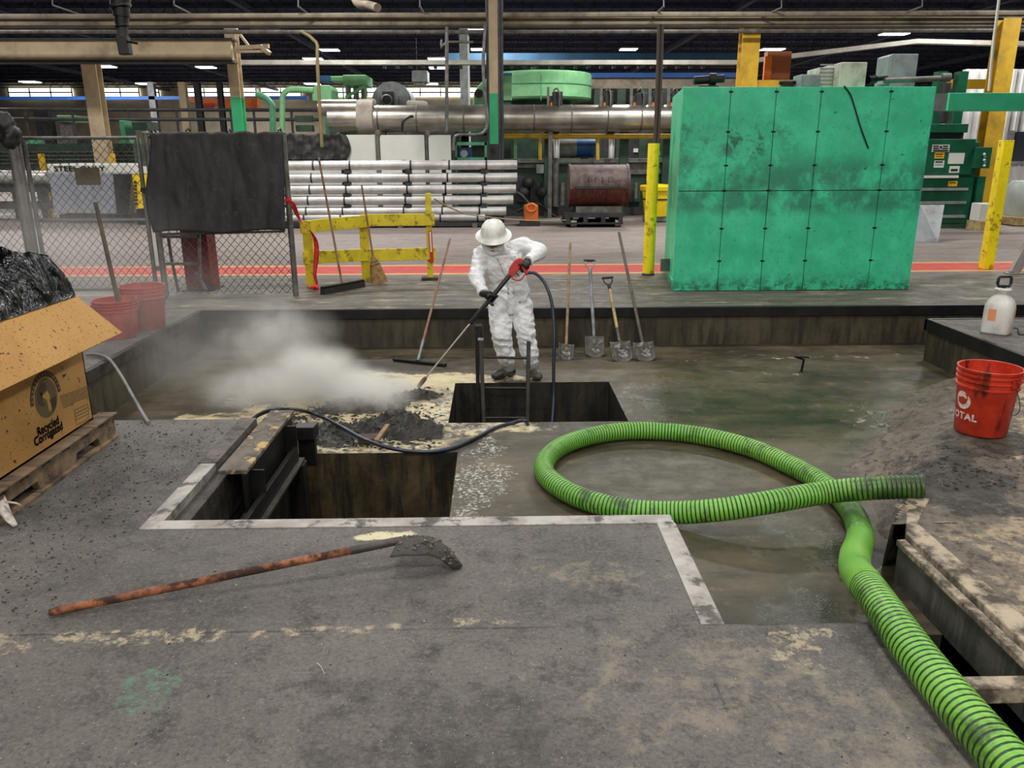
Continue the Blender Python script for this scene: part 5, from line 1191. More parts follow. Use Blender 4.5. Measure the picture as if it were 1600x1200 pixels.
# stacked pipes on a rack
D = 19.4
for i, (yc, xr, lab) in enumerate(((258, 808, 'topmost of the six silver pipes on the rack'), (277.5, 808, 'second silver pipe from the top of the rack'), (295.5, 806, 'third silver pipe from the top of the rack'),
                                   (312.5, 802, 'fourth silver pipe from the top of the rack'), (330, 791, 'fifth silver pipe from the top, just above the lowest'), (347, 758, 'lowest and shortest silver pipe on the rack'))):
    a, b = Q(432, yc+.5, D), Q(xr, yc, D); r = 6.9*D/FPX
    a.z = b.z = (a.z+b.z)/2
    if i == 5: a.z = b.z = max(a.z, r+.13)
    th = thing('silver_pipe', lab, 'pipe', a.lerp(b, .5), 'silver pipes on the rack')
    MB().tube([a, b], r, 24).build('barrel', M_alu, th, smooth=40)
    for px in (490, 547, 642, 702, 760):
        x = Q(px-i*2.7, yc, D).x
        if x < b.x-.1: MB().cyl((x-.02, a.y, a.z), (x+.02, a.y, a.z), r*1.05, seg=24).build('band', M_mach, th, smooth=40)
th = thing('pipe_rack', 'dark steel rack with uprights behind the silver pipes', 'rack', (Q(620, 355, D).x, D+.3, 0))
for px in (446, 540, 634, 695, 750): x = Q(px, 350, D).x; MB().bx(x-.05, x+.05, D+.14, D+.24, 0, Q(px, 250, D).z).build('upright', M_mach, th)
for yc in (268, 287, 304.5, 322, 339.5):
    for px in (547, 642, 760): x = Q(px-4, yc, D).x; z = Q(px, yc, D).z; MB().bx(x-.07, x+.07, D-.08, D+.16, z-.045, z+.03).build('saddle', M_mach, th)
x0, x1 = Q(436, 350, D).x, Q(756, 350, D).x
MB().bx(x0, x1, D-.12, D+.3, .03, .12).build('base_beam', M_mach, th)
for px in (533, 627, 742): x = Q(px, 350, D).x; MB().bx(x-.06, x+.06, D-.2, D+.3, 0, .1).build('foot', M_galv, th)
# white panels and second tarp
D = 21.5
th = thing('panel_screen', 'row of off-white panels standing behind the silver pipes', 'panel', (Q(620, 300, D).x, D, 0))
for a, b in ((440, 592), (593, 667), (669, 707)): pbox('panel', M_white, th, a, 211, b, 335, D, .1, .01)
for px in (591, 668): MB().cyl(Q(px, 207, D+.05)+V((0, -.1, 0)), Q(px, 207, D+.05)+V((0, .1, 0)), .07, seg=14).build('cap', M_galv, th); pbox('post', M_galv, th, px-1.2, 210, px+1.2, 338, D-.03, .03)
pts2 = [Q(443, 208, D-.06), Q(541, 210, D-.06), Q(440, 251, D-.06), Q(540, 251, D-.06)]
def ft2(u, v):
    p = (pts2[0]*(1-u)+pts2[1]*u)*(1-v)+(pts2[2]*(1-u)+pts2[3]*u)*v
    return p+V((.12*math.sin(v*3)*u**6, -.12*abs(fbm(u*4, v*1.5, 7))-.05*math.sin(u*22)**2, .06*fbm(u*6, 0, 2)*(1-v)))
o = MB().grid(ft2, 50, 14).build('tarp', M_tarp, None, smooth=80, solid=.01); tag(o, 'smaller black tarp draped over the left end of the off-white panels', 'tarp')

# drum on its wheeled pallet
D = 19.2; c = Q(934, 290, D+.5); R_ = 32*(D+.5)/FPX; h = 45*(D+.5)/FPX; zb = c.z-R_
th = thing('steel_drum', 'large rusty steel drum lying on its side on a wheeled trolley', 'drum', (c.x, c.y, zb))
def half(a0, a1, m, nm):
    mb = MB(); n = 20; vs = []
    for i in range(n+1):
        a = a0+(a1-a0)*i/n
        for x, r in ((-h, R_*.9), (-h, R_), (-h*.93, R_), (-h*.93, R_*.965), (h*.93, R_*.965), (h*.93, R_), (h, R_), (h, R_*.9)): vs.append((c.x+x, c.y-math.cos(a)*r, c.z+math.sin(a)*r))
    mb.add(vs, [(8*i+j, 8*i+j+1, 8*i+9+j, 8*i+8+j) for i in range(n) for j in range(7)]); return mb.build(nm, m, th, smooth=40)
half(math.radians(-6), math.radians(184), M_rustd, 'upper_shell'); half(math.radians(184), math.radians(354), M_rustr, 'lower_shell')
for s in (-1, 1): MB().cyl((c.x+s*h*.96, c.y, c.z), (c.x+s*h*.99, c.y, c.z), R_*.93, seg=36).build('end_plate', M_rustd, th, smooth=40)
MB().bx(c.x-h*.85, c.x+h*.85, c.y-R_-.015, c.y-R_+.06, c.z-.05, c.z+.0).build('slot_bar', M_mach, th)
for px in (921, 931, 942, 952): x = Q(px, 290, D).x; MB().bx(x-.012, x+.012, c.y-R_*.93-.03, c.y-R_*.93+.1, c.z+R_*.25, c.z+R_*.42).build('rib', M_galv, th)
th = thing('wheeled_trolley', 'low steel pallet trolley on castors carrying the rusty drum', 'trolley', (c.x, c.y, 0))
zt = zb-.0; pa, pb_ = Q(882, 340, D).x, Q(973, 340, D).x
MB().bx(c.x-.55, c.x+.55, c.y-.35, c.y+.35, zt-.1, zt+.04).build('cradle', M_galv, th)
MB().bx(pa, pb_, D-.1, D+1.1, zt-.2, zt-.1).build('deck', M_mach, th)
for k in range(4): x = pa+.03+(pb_-pa-.14)*k/3; MB().bx(x, x+.1, D-.1, D+1.1, zt-.32, zt-.2).build('runner', M_mach, th)
MB().bx(pa, pb_, D-.1, D+1.1, zt-.36, zt-.32).build('bottom_deck', M_mach, th)
for px in (896, 965):
    for dy in (.0, .95): x = Q(px, 350, D).x; q = MB().cyl((x-.07, D+dy, .1), (x+.07, D+dy, .1), .1, seg=16); q.build('castor', M_galv, th, smooth=40); MB().bx(x-.09, x+.09, D+dy-.05, D+dy+.05, .1, zt-.34).build('castor_fork', M_mach, th)
# orange compactor beside it, clutter
D = 19.6; th = thing('plate_compactor', 'small orange machine with a round port between the pipes and the drum trolley', 'machine', (Q(829, 345, D).x, D, 0))
a, b = Q(819, 318, D), Q(841, 343, D); MB().bx(a.x, b.x, D, D+.4, .1, a.z-.04).build('body', M_ora, th, bevel=.04)
MB().tube([V(((a.x+b.x)/2+.11*math.cos(t), D-.02, a.z-.1+.09*math.sin(t))) for t in [2*PI*i/16 for i in range(16)]], .035, 8, closed=True).build('port_ring', M_ora, th, smooth=60)
MB().bx(a.x-.1, b.x+.05, D-.05, D+.5, 0, .1).build('base', M_mach, th)
MB().tube(spline([Q(826, 318, D+.2), Q(815, 305, D+.3), Q(806, 300, D+.4)], .1), .03, 8).build('handle', M_mach, th, smooth=50)
# yellow tub
D = 18.6; c = P(1026, 346, 0); k = c.y/FPX; th = thing('yellow_tub', 'round yellow plastic tub with a lid half hidden by the bollard', 'tub', (c.x, c.y, 0))
z = lambda py: Q(1026, py, c.y).z
MB().lathe([(.001, z(337)), (19*k, z(337)), (24*k, z(299)), (27*k, z(297)), (28*k, z(291)), (26*k, z(289)), (.001, z(287))], (c.x, c.y, 0), seg=36).build('body', M_yel2, th, smooth=40)
MB().lathe([(22.6*k, z(312)), (23.2*k, z(311.5)), (23.2*k, z(310)), (22.6*k, z(309.5))], (c.x, c.y, 0), seg=36).build('band', M_mach, th, smooth=40)
MB().bx(c.x-20*k, c.x+20*k, c.y-.25, c.y+.25, .02, z(337)).build('stand', M_gbox, th, bevel=.01)
mb = MB(); mb.tube(spline([Q(1013, 289, c.y), Q(1012, 276, c.y), Q(1016, 270, c.y), Q(1020, 276, c.y), Q(1020, 289, c.y)], .03), .02, 6); mb.build('handle', M_mach, th, smooth=50)

# hopper, yellow cart and conveyor at the left
D = 21.0; th = thing('scrap_hopper', 'grey tipping hopper with white lettered rim seen through the chain link gate', 'hopper', (Q(140, 350, D).x, D, 0))
q = lambda px, py, d=D: Q(px, py, d)
fr = [q(76, 270), q(207, 270), q(202, 335), q(84, 333)]; MB().slab(fr, (0, 1.7, 0)).build('body', M_hop, th, bevel=.02)
MB().slab([q(72, 256), q(209, 256), q(208, 271), q(75, 271)], (0, 1.75, 0)).build('rim', M_white, th, bevel=.03)
MB().slab([q(177, 272)+V((0, -.02, 0)), q(206, 272)+V((0, -.02, 0)), q(201, 334)+V((0, -.02, 0)), q(183, 334)+V((0, -.02, 0))], (0, .02, 0)).build('dark_patch', M_mach, th)
tc = q(124, 264, D-.02)
mb = MB(); mb.text('STEEL ONLY', 10.5*D/FPX, lambda u, v: V((tc.x+u*1.3, tc.y, tc.z+v)), bold=.006); mb.build('lettering', M_mach, th, fix=False)
pbox('skid', M_mach, th, 92, 335, 205, 343, D+.1, 1.2)
for px in (150, 197): x = q(px, 346).x; MB().cyl((x-.06, D+.3, .12), (x+.06, D+.3, .12), .12, seg=16).build('wheel', M_blk, th, smooth=40)
D = 20.4; th = thing('yellow_cart', 'bright yellow tipping cart beside the grey hopper, partly behind the tarp', 'cart', (Q(225, 350, D).x, D, 0))
MB().slab([q(206, 272, D), q(242, 268, D), q(245, 285, D), q(238, 325, D), q(212, 327, D)], (0, 1.2, 0)).build('body', M_yel2, th, bevel=.02)
pbox('rim', M_white, th, 203, 257, 246, 272, D-.02, 1.3, .02); pbox('strap', M_mach, th, 226, 300, 234, 302.5, D-.04, .05)
a = Q(213, 327, D+.1); b = Q(238, 327, D+.1); MB().bx(a.x, b.x, D+.1, D+1.1, .0, a.z).build('base', M_mach, th)
mb = MB()
for i in range(7): pb(mb, 208.5+i*.3, 283+i*5.6, 213+i*.3, 286.6+i*5.6, D-.03, .03)
mb.build('side_marks', M_mach, th)
D = 22; th = thing('roller_conveyor', 'long white-edged conveyor with dark frame behind the fence at far left', 'conveyor', (Q(20, 340, D).x, D, 0))
MB().cyl(Q(-80, 276, D), Q(76, 277, D), .17, seg=16).build('edge_tube', M_alu, th, smooth=40)
pbox('frame', M_mach, th, -80, 286, 76, 300, D, 1.0); pbox('lower_frame', M_mach, th, -80, 318, 90, 326, D, 1.0)
for px in (-40, 18, 60): pbox('leg', M_mach, th, px, 300, px+9, 352, D, .3)
for px, y0, y1 in ((60, 240, 270), (171, 240, 258)): D2 = 23.2; a = Q(px+2, y0, D2); mb = MB(); mb.bx(a.x-.06, a.x+.06, D2, D2+.12, 0, a.z); tag(mb.build('guard_post', M_ycol, None), 'slim yellow guard post %s the grey hopper' % ('left of' if px < 100 else 'behind'), 'post')
th = thing('machine_bench', 'cluttered dark machine bench behind the grey hopper', 'bench', (Q(100, 300, 25).x, 25, 0))
pbox('bed', M_dg, th, -60, 225, 212, 262, 25, 1.5); pbox('cabinet', M_mach, th, 70, 262, 215, 345, 25.4, 1.0)
for i, px in enumerate((5, 30, 88, 120, 185)): pbox('head', (M_mach, M_mg, M_galv)[i % 3], th, px, 212+(i*5) % 9, px+18, 226, 25.2, .8)
for i in range(4): pbox('rail', M_galv, th, -60, 237+i*6, 212, 238+i*6, 24.95, .05)
th = thing('green_machine_column', 'green machine column standing left of the big tarp top edge', 'machine', (Q(205, 300, 26).x, 26, 0))
pbox('column', M_mg, th, 193, 188, 207, 345, 26, .8, .02); pbox('head', M_dg, th, 205, 190, 231, 203, 26, .9, .02); pbox('knob_bar', M_galv, th, 211, 203, 228, 207, 25.9, .2)
th = thing('green_lathe', 'pale green machine with raised arms far behind the chain link gate', 'machine', (Q(85, 300, 34).x, 34, 0))
pbox('head', M_pg, th, 88, 180, 112, 190, 34, 1.5, .03); pbox('frame', M_galv, th, 86, 190, 116, 345, 34, 1.0); pbox('arm', M_pg, th, 60, 190, 74, 205, 34, 1.2, .03); pbox('post', M_mach, th, 74, 172, 80, 345, 33.8, .5)

# columns and beams
def hcol(label, d, px0, y0, px1, y1, w, mats, split=None, base=None, name='column', flip=False):
    a, b = Q(px0, y0, d), Q(px1, y1, d); wm = w*d/FPX; z0 = 0.0; x = (a.x+b.x)/2
    th = thing(name, label, 'column', (x, d, 0))
    def seg(za, zb, m, nm):
        mb = MB(); mb.bx(x-wm/2, x+wm/2, d, d+.03, za, zb); mb.bx(x-wm/2, x+wm/2, d+.32, d+.35, za, zb); mb.bx(x-.02, x+.02, d+.03, d+.32, za, zb); return mb.build(nm, m, th)
    if split:
        zs = Q(px0, split, d).z; seg(zs, a.z, mats[0], 'upper_shaft'); seg(base and Q(px0, base, d).z or 0, zs, mats[1], 'lower_shaft')
        if base: seg(0, Q(px0, base, d).z, M_mach, 'dark_foot')
    else: seg(0, a.z, mats[0], 'shaft')
    MB().bx(x-wm*.7, x+wm*.7, d-.08, d+.43, 0, .02).build('base_plate', M_mach, th)
    return th
hcol('thick cream column under the long cream beam, behind the gate', 24, 139, 96, 157, 255, 21, (M_crc,))
hcol('column painted cream above and green below, at the end of the cream beam', 23.5, 358, 27, 371, 207, 15, (M_crc, M_gcol), 152)
hcol('tall centre column, dark at the top and green lower down, above the worker', 20.8, 770, -60, 774, 245, 15, (M_crc, M_gcol), 146, 225)
th = thing('pipe_bundle', 'dark vertical pipes strapped beside the tall centre column', 'pipe', (Q(783, 200, 20.6).x, 20.6, 0))
for px in (763, 781, 785): MB().cyl((Q(px, 200, 20.6).x, 20.6, 0), (Q(px, 200, 20.6).x, 20.6, ZC), .035, seg=8).build('riser', M_mach, th, smooth=40)
hcol('yellow column rising behind the green cabinet', 21.5, 1176, 28, 1170, 130, 26, (M_ycol,))
hcol('yellow column at the right edge by the white cladding', 19.0, 1572, 28, 1543, 345, 26, (M_ycol,))
for px, d in ((287, 40), (310, 42), (345, 44), (239, 50)): hcol({287: 'slim cream far column left of the orange beam', 310: 'dark double far column crossing the orange beam', 345: 'far grey column just left of the cream and green column', 239: 'far blue-grey column right of the thick cream column'}[px], d, px, 128, px, 210, {287: 10, 310: 8, 345: 7, 239: 9}[px], ({287: M_crc, 310: M_mach, 345: M_mach, 239: M_gbox}[px],))
def beam(name, label, y0, y1, x0, x1, d, dep, m, cat='beam'):
    th = thing(name, label, cat, (Q((x0+x1)/2, y0, d).x, d, Q(800, y1, d).z)); a, b = Q((x0+x1)/2, y0, d).z, Q((x0+x1)/2, y1, d).z
    xa, xb = Q(x0, y0, d).x, Q(x1, y0, d).x
    MB().bx(xa, xb, d+dep*.4, d+dep*.6, b, a).build('web', m, th); MB().bx(xa, xb, d, d+dep, a-.03, a).build('top_flange', m, th); MB().bx(xa, xb, d, d+dep, b, b+.03).build('bottom_flange', m, th); return th
th = thing('cream_beam', 'long deep cream beam across the upper left of the hall', 'beam', (Q(100, 95, 23).x, 23, Q(100, 95, 23).z))
pbox('web', M_crc, th, -300, 62, 362, 94, 23, .2); pbox('top_flange', M_mach, th, -300, 59.5, 363, 62, 22.9, .5); pbox('bottom_flange', M_mach, th, -300, 94, 363, 97, 22.9, .5)
beam('bridge_beam', 'long grimy cream beam spanning the whole width under the roof', 26, 41, -300, 2000, 21.2, .3, M_beamc)
th = thing('service_pipe', 'thin grey pipe running below the long grimy cream beam', 'pipe', Q(800, 52, 21)); ptube(MB(), [(-300, 49), (700, 50), (2000, 46)], 21.2, .05, 8).build('run', M_galv, th, smooth=40)
th = thing('service_pipe', 'pale brown pipe running just above the long grimy cream beam', 'pipe', Q(800, 28, 21)); ptube(MB(), [(-300, 27), (1200, 22), (2000, 18)], 20.9, .06, 8).build('run', M_beamc, th, smooth=40)
th = thing('cable_tray', 'light grey cable tray running across the hall and rising to the right', 'cable tray', Q(800, 99, 26))
for (a, b) in (((372, 98), (1150, 98)), ((1150, 98), (1430, 65)), ((1430, 65), (1700, 71))): p, r_ = Q(a[0], a[1], 26), Q(b[0], b[1], 26); MB().bar(p, r_, .3, 6*26/FPX, (0, 0, 1)).build('tray_run', mat('tray_steel', (186, 182, 172), (160, 156, 148), 2, .5, .2), th)
mb = MB()
for i in range(26): p = Q(600+i*20, 103.5, 25.9); MB().bx(p.x-.05, p.x+.05, 25.9, 26.1, p.z-.06, p.z+.02).build('clip', M_mach, th)
th = thing('crane_beam', 'bright blue beam far behind the green ring tank', 'beam', Q(980, 118, 34)); pbox('web', M_bbeam, th, 790, 114, 1160, 121.5, 34, .3); pbox('flange', M_mach, th, 790, 121.5, 1160, 123, 33.9, .5)
th = thing('crane_beam', 'dark teal beam above the cable tray behind the green ring tank', 'beam', Q(980, 90, 36)); pbox('web', mat('teal_beam', (26, 74, 104), (22, 60, 84), 1, .6), th, 700, 83, 1165, 94, 36, .3)
th = thing('crane_beam', 'thin blue crane rail along the far windows at left', 'beam', Q(200, 152, 50)); pbox('web', M_bbeam, th, -100, 151, 480, 155, 50, .4)
th = thing('crane_beam', 'orange crane girder far behind the cream and green column', 'beam', Q(340, 160, 46)); MB().slab([Q(292, 152, 46), Q(402, 152, 46), Q(402, 170, 46), Q(345, 168, 46), Q(292, 158, 46)], (0, .6, 0)).build('girder', M_ora, th)
MB().cyl(Q(310, 165, 45.8), Q(334, 165, 45.8), .12, seg=8).build('hoist', mat('red_hoist', (176, 50, 40), None), th)
th = thing('guard_rail', 'dark pipe guard rail crossing behind the fence and columns at left', 'rail', Q(180, 171, 30))
for y in (171, 186): MB().cyl(Q(-200, y, 30), Q(500, y+1, 30), .06, seg=8).build('rail', M_mach, th)
for px in (38, 112, 200, 275, 360, 396, 455): MB().cyl((Q(px, 171, 30).x, 30, 0), Q(px, 171, 30), .05, seg=6).build('post', M_mach, th)

# duct, fan, hopper and tank
D = 22; th = thing('lagged_duct', 'long polished metal clad duct running behind the panels and drum', 'duct', Q(800, 186, D))
r = 19*D/FPX; a, b = Q(515, 185, D), Q(1120, 185, D); zc = Q(800, 185, D).z
MB().cyl((a.x, D, zc), (b.x, D, zc), r, seg=28).build('barrel', M_lag, th, smooth=40)
for px in (592, 652, 700, 725, 834, 892, 948, 1000): x = Q(px, 185, D).x; MB().cyl((x-.02, D, zc), (x+.02, D, zc), r*1.03, seg=28).build('band', M_galv, th, smooth=40)
x = Q(560, 185, D).x; x2 = Q(585, 185, D).x
MB().cyl((x, D, zc+.04), (x2, D, zc+.04), r*1.25, seg=28).build('collar', mat('lagging_cloth', (176, 168, 156), (150, 142, 132), 3, .8), th, smooth=40)
MB().cyl((Q(500, 172, D).x, D-.1, zc+.27), (x, D-.1, zc+.27), r*.6, seg=20).build('branch', M_lag, th, smooth=40)
for px in (601, 605, 860): MB().bx(Q(px, 200, D).x-.05, Q(px, 200, D).x+.05, D-.05, D+.05, 0, zc-r).build('support', M_galv, th)
MB().tube(spline([Q(628, 206, D-.4), Q(630, 190, D-.45), Q(640, 182, D-.45), Q(645, 182, D-.4)], .05), .03, 8).build('gauge_pipe', M_blk, th, smooth=40)
D = 22.5; th = thing('green_pipework', 'pale green elbowed pipework and fan housing left of the tall brown conduit', 'pipework', (Q(480, 200, D).x, D, 0))
MB().tube(spline([Q(441, 300, D), Q(441, 170, D), Q(442, 150, D), Q(450, 141, D), Q(464, 140, D), Q(490, 141, D)], .08), 4.2*D/FPX, 14).build('pipe', M_pg, th, smooth=50)
MB().tube(spline([Q(425, 300, D+.6), Q(426, 180, D+.6), Q(422, 160, D+.6), Q(410, 150, D+.6), Q(400, 148, D+.6)], .08), 4.6*D/FPX, 14).build('pipe', M_mg, th, smooth=50)
MB().slab([Q(487, 140, D), Q(492, 133, D), Q(515, 133, D), Q(518, 140, D), Q(518, 160, D), Q(488, 158, D)], (0, 1.0, 0)).build('fan_housing', M_pg, th, bevel=.03)
MB().cyl((Q(511, 200, D).x, D+.4, 0), (Q(511, 160, D).x, D+.4, Q(511, 160, D).z), 8.5*D/FPX, seg=24).build('drop_duct', M_mg, th, smooth=40)
for py in (180, 195): MB().bx(Q(459, 200, D).x, Q(485, 200, D).x, D+.2, D+.5, Q(470, py+10, D).z, Q(470, py, D).z).build('bracket', M_dg, th)
D = 24; th = thing('pale_green_hopper', 'pale green feed hopper on legs above three grey cylinders', 'hopper', (Q(553, 130, D).x, D, 0))
pbox('hopper_box', M_pg, th, 535, 117, 573, 133, D, 1.2, .02); pbox('chute', M_pg, th, 516, 119, 536, 127, D+.2, .6, .02); pbox('chute_end', M_blue, th, 500, 118, 516, 127.5, D+.2, .6)
for px in (536, 571): pbox('leg', M_pg, th, px-1.5, 133, px+1.5, 165, D+.1, .1)
MB().bar(Q(540, 152, D), Q(571, 134, D), .08, .05, (0, 1, 0)).build('brace', M_pg, th)
for px in (544, 556, 568): a = Q(px, 137, D+.5); MB().caps(a, (a.x, a.y, Q(px, 205, D+.5).z), 4.2*D/FPX).build('cylinder', M_gbox, th, smooth=50)
pbox('base', M_dg, th, 530, 205, 580, 340, D+.3, 1.0)
D = 25; c = Q(612, 160, D); k = D/FPX; th = thing('exhaust_drum', 'round grey drum housing with a dark round port above the lagged duct', 'machine', (c.x, c.y, 0))
MB().cyl((c.x, D, c.z), (c.x, D+1.6, c.z), 29*k, seg=40).build('housing', M_gbox, th, smooth=40)
MB().tube([V((Q(605, 157, D).x+7*k*math.cos(t), D-.08, Q(605, 157, D).z+7*k*math.sin(t))) for t in [2*PI*i/24 for i in range(24)]], .03, 8, closed=True).build('port_ring', M_galv, th, smooth=50)
MB().disc((Q(605, 157, D).x, D-.06, Q(605, 157, D).z), 6.6*k, (0, -1, 0)).build('port', M_blk, th, fix=False)
pbox('port_box', M_mach, th, 597, 143, 616, 165, D-.05, .1); pbox('stand', M_galv, th, 590, 180, 640, 340, D, 1.5)
for a_ in (593, 622, 640): pbox('rib', M_galv, th, a_, 150, a_+1.5, 166, D-.06, .06)
D = 24.6; th = thing('cloth_cover', 'pale rolled cover lying along the top of the lagged duct', 'cover', Q(660, 164, 22.0))
mb = MB(); mb.caps(Q(562, 164, 22.1)+V((0, 0, .05)), Q(583, 163, 22.1)+V((0, 0, .05)), .09); mb.build('roll', mat('lagging_cloth', (176, 168, 156)), th, smooth=60)
MB().caps(Q(640, 163, 22.1)+V((0, 0, .02)), Q(664, 164, 22.1)+V((0, 0, .02)), .08).build('roll', mat('lagging_cloth', (176, 168, 156)), th, smooth=60)
D = 27; c = Q(845, 140, D+1.7); k = (D+1.7)/FPX; th = thing('ring_tank', 'wide pale green round tank standing behind the lagged duct', 'tank', (c.x, c.y, 0))
z = lambda py: Q(845, py, D+1.7).z
R_ = 74*k
MB().lathe([(.001, z(158)), (R_*.97, z(158)), (R_, z(155)), (R_, z(119)), (R_*.97, z(116.5)), (.001, z(116.5))], (c.x, c.y, 0), seg=56).build('shell', M_pg, th, smooth=35)
MB().lathe([(R_*1.004, z(137)), (R_*1.012, z(136.6)), (R_*1.012, z(135.6)), (R_*1.004, z(135.2))], (c.x, c.y, 0), seg=56).build('seam', M_mg, th, smooth=35)
MB().cyl((c.x, c.y, 0), (c.x, c.y, z(158)), R_*.6, seg=24).build('pedestal', M_dg, th, smooth=40)
for px in (845, 905): pbox('seam', M_mg, th, px, 117, px+1, 157, c.y-R_*(1.0 if px == 845 else .62), .05)
pbox('top_bracket', M_mach, th, 830, 104, 838, 117, D+1, .3)
D = 24.6; th = thing('green_press_head', 'pale green curved machine housing left of the tall centre column', 'machine', (Q(755, 160, D).x, D, 0))
MB().slab([Q(739, 170, D), Q(740, 146, D), Q(747, 134, D), Q(757, 124, D), Q(767, 122, D), Q(767, 170, D)], (0, 1.0, 0)).build('housing', M_pg, th, bevel=.04)
pbox('lower_body', M_dg, th, 740, 170, 766, 340, D+.1, .8); MB().cyl(Q(748, 146, D-.1), Q(748, 146, D+.1), .12, seg=16).build('knob', M_mach, th)
th = thing('green_side_panel', 'pale green panel with blue top edge right of the tall centre column', 'panel', (Q(792, 140, 23.4).x, 23.4, 0)); pbox('panel', M_pg, th, 783, 118, 800, 157, 23.4, .3, .02); pbox('top_edge', M_bbeam, th, 783, 114, 800, 118, 23.4, .3); pbox('stand', M_dg, th, 784, 157, 799, 340, 23.5, .2)

# press line behind the drum
D = 22.6; th = thing('press_line', 'dark green press line with pipes and posts behind the rusty drum', 'machine', (Q(920, 340, D).x, D, 0))
pbox('bed', M_dg, th, 712, 258, 1130, 325, D+.3, 1.4); pbox('deck', M_galv, th, 712, 249, 1130, 253, D, 1.6); pbox('base', M_mach, th, 712, 325, 1130, 346, D+.2, 1.4)
for px in (716, 855, 974, 1042): pbox('post', M_dg, th, px-4, 196, px+4, 350, D-.05, .15)
pbox('pale_post', M_pg, th, 803, 198, 808, 250, D, .1)
pbox('checker_panel', M_galv, th, 804, 254, 850, 262, D+.2, .05); pbox('checker_panel', M_galv, th, 975, 254, 1050, 272, D+.2, .05)
for px, y0, y1, w in ((868, 252, 322, 9), (878, 285, 320, 8), (993, 285, 310, 5)): MB().cyl((Q(px, y0, D).x, D-.15, Q(px, y1, D).z), (Q(px, y0, D).x, D-.15, Q(px, y0, D).z), w/2*D/FPX, seg=14).build('riser_pipe', M_galv, th, smooth=40)
pbox('switch_box', M_gbox, th, 838, 257, 850, 271, D-.02, .15, .01)
for px in (806, 828, 905, 935, 985, 1010): pbox('block', (M_mach, M_dg)[px % 2], th, px, 275+px % 13, px+16, 316, D+.1, .4, .02)
for y in (204, 210): MB().cyl(Q(712, y, D), Q(1130, y, D), .035, seg=8).build('rail_pipe', M_mach, th, smooth=40)
MB().tube(spline([Q(808, 330, D-.2), Q(840, 318, D-.3), Q(862, 335, D-.3), Q(880, 345, D-.3)], .1), .05, 8).build('ground_hose', M_blk, th, smooth=50)
for px, y0 in ((825, 285), (818, 300), (846, 300)): MB().ball(Q(px, y0, D), (.16, .2, .16), 14, 8).build('valve_body', M_mach, th, smooth=60)
th = thing('yellow_pipe_rail', 'yellow pipe rail on posts above the press line', 'rail', (Q(930, 213, 22.2).x, 22.2, Q(930, 250, 22.2).z))
MB().cyl(Q(785, 213, 22.2), Q(1060, 213, 22.2), .07, seg=10).build('rail', M_ycol, th, smooth=40)
for px in (844, 934): MB().cyl(Q(px, 250, 22.2), Q(px, 213, 22.2), .045, seg=8).build('post', M_ycol, th, smooth=40)
D = 23.2; zd = Q(880, 249, 22.6).z
th = thing('electric_motor', 'grey and blue electric motor on the press line deck', 'motor', (Q(890, 230, D).x, D, zd)); zz = Q(890, 231, D).z; r = 14*D/FPX
MB().cyl((Q(852, 231, D).x, D, zz), (Q(900, 231, D).x, D, zz), r, seg=24).build('grey_casing', M_gbox, th, smooth=40); MB().cyl((Q(900, 231, D).x, D, zz), (Q(929, 231, D).x, D, zz), r*.98, seg=24).build('blue_casing', M_blue, th, smooth=40)
for px in (865, 915): pbox('foot', M_mach, th, px-5, 244, px+5, 249, D-.2, .4)
for px, y0, lab in ((869.5, 213, 'left white canister filter standing on the press line deck'), (955.5, 210, 'right white canister filter standing on the press line deck')):
    D = 22.3; x = Q(px, 230, D).x; r = 4.6*D/FPX; th = thing('canister_filter', lab, 'filter', (x, D, zd), 'canister filters')
    MB().lathe([(.001, Q(px, 247, D).z), (r, Q(px, 247, D).z), (r, Q(px, y0+2, D).z), (r*.8, Q(px, y0, D).z), (.001, Q(px, y0, D).z)], (x, D, 0), seg=18).build('canister', M_alu, th, smooth=40)
    pbox('valve_head', M_mach, th, px-6, y0-14, px+5, y0, D-.1, .25, .02)
for px, w, lab in ((857, 22, 'dark control head on stand below the ring tank edge'), (940, 18, 'dark control head right of the ring tank, first of three'), (987, 24, 'dark control head with tubing, middle one right of the ring tank'), (1016, 22, 'dark control head with tubing nearest the green cabinet'), (1045, 18, 'control head half hidden behind the green cabinet')):
    D = 21.9; th = thing('control_head', lab, 'controller', (Q(px, 170, D).x, D, Q(px, 172, D).z))
    pbox('box', M_mach, th, px+w*.3, 142+px % 4, px+w, 164, D, .25, .01); pbox('stand', M_galv, th, px-2, 136, px+1, 172, D, .06); pbox('bar', M_mach, th, px+2, 150, px+w*.35, 172, D+.05, .1)
    MB().tube(spline([Q(px+w*.35, 142, D-.05), Q(px+w*.6, 138, D-.05), Q(px+w*.8, 148, D-.1), Q(px+w*.75, 168, D-.1)], .05), .022, 6).build('tubing', M_galv, th, smooth=50); pbox('copper_bit', M_ora, th, px+3, 160, px+6, 171, D-.02, .05)
D = 22.4; th = thing('open_machine_frame', 'dark green open machine frame with blue parts beside the white panels', 'machine', (Q(728, 240, D).x, D, 0))
for (a, b, c_, d_) in ((711, 222, 716, 345), (757, 222, 762, 345), (711, 222, 762, 227), (711, 246, 762, 250)): pbox('frame_bar', M_mg, th, a, b, c_, d_, D-.3, .15)
pbox('inner_block', M_blue, th, 718, 230, 738, 246, D, .3); MB().cyl(Q(725, 240, D-.2), Q(725, 240, D), .1, seg=14).build('inner_drum', M_gbox, th); pbox('inner_dark', M_mach, th, 738, 227, 757, 246, D, .3)

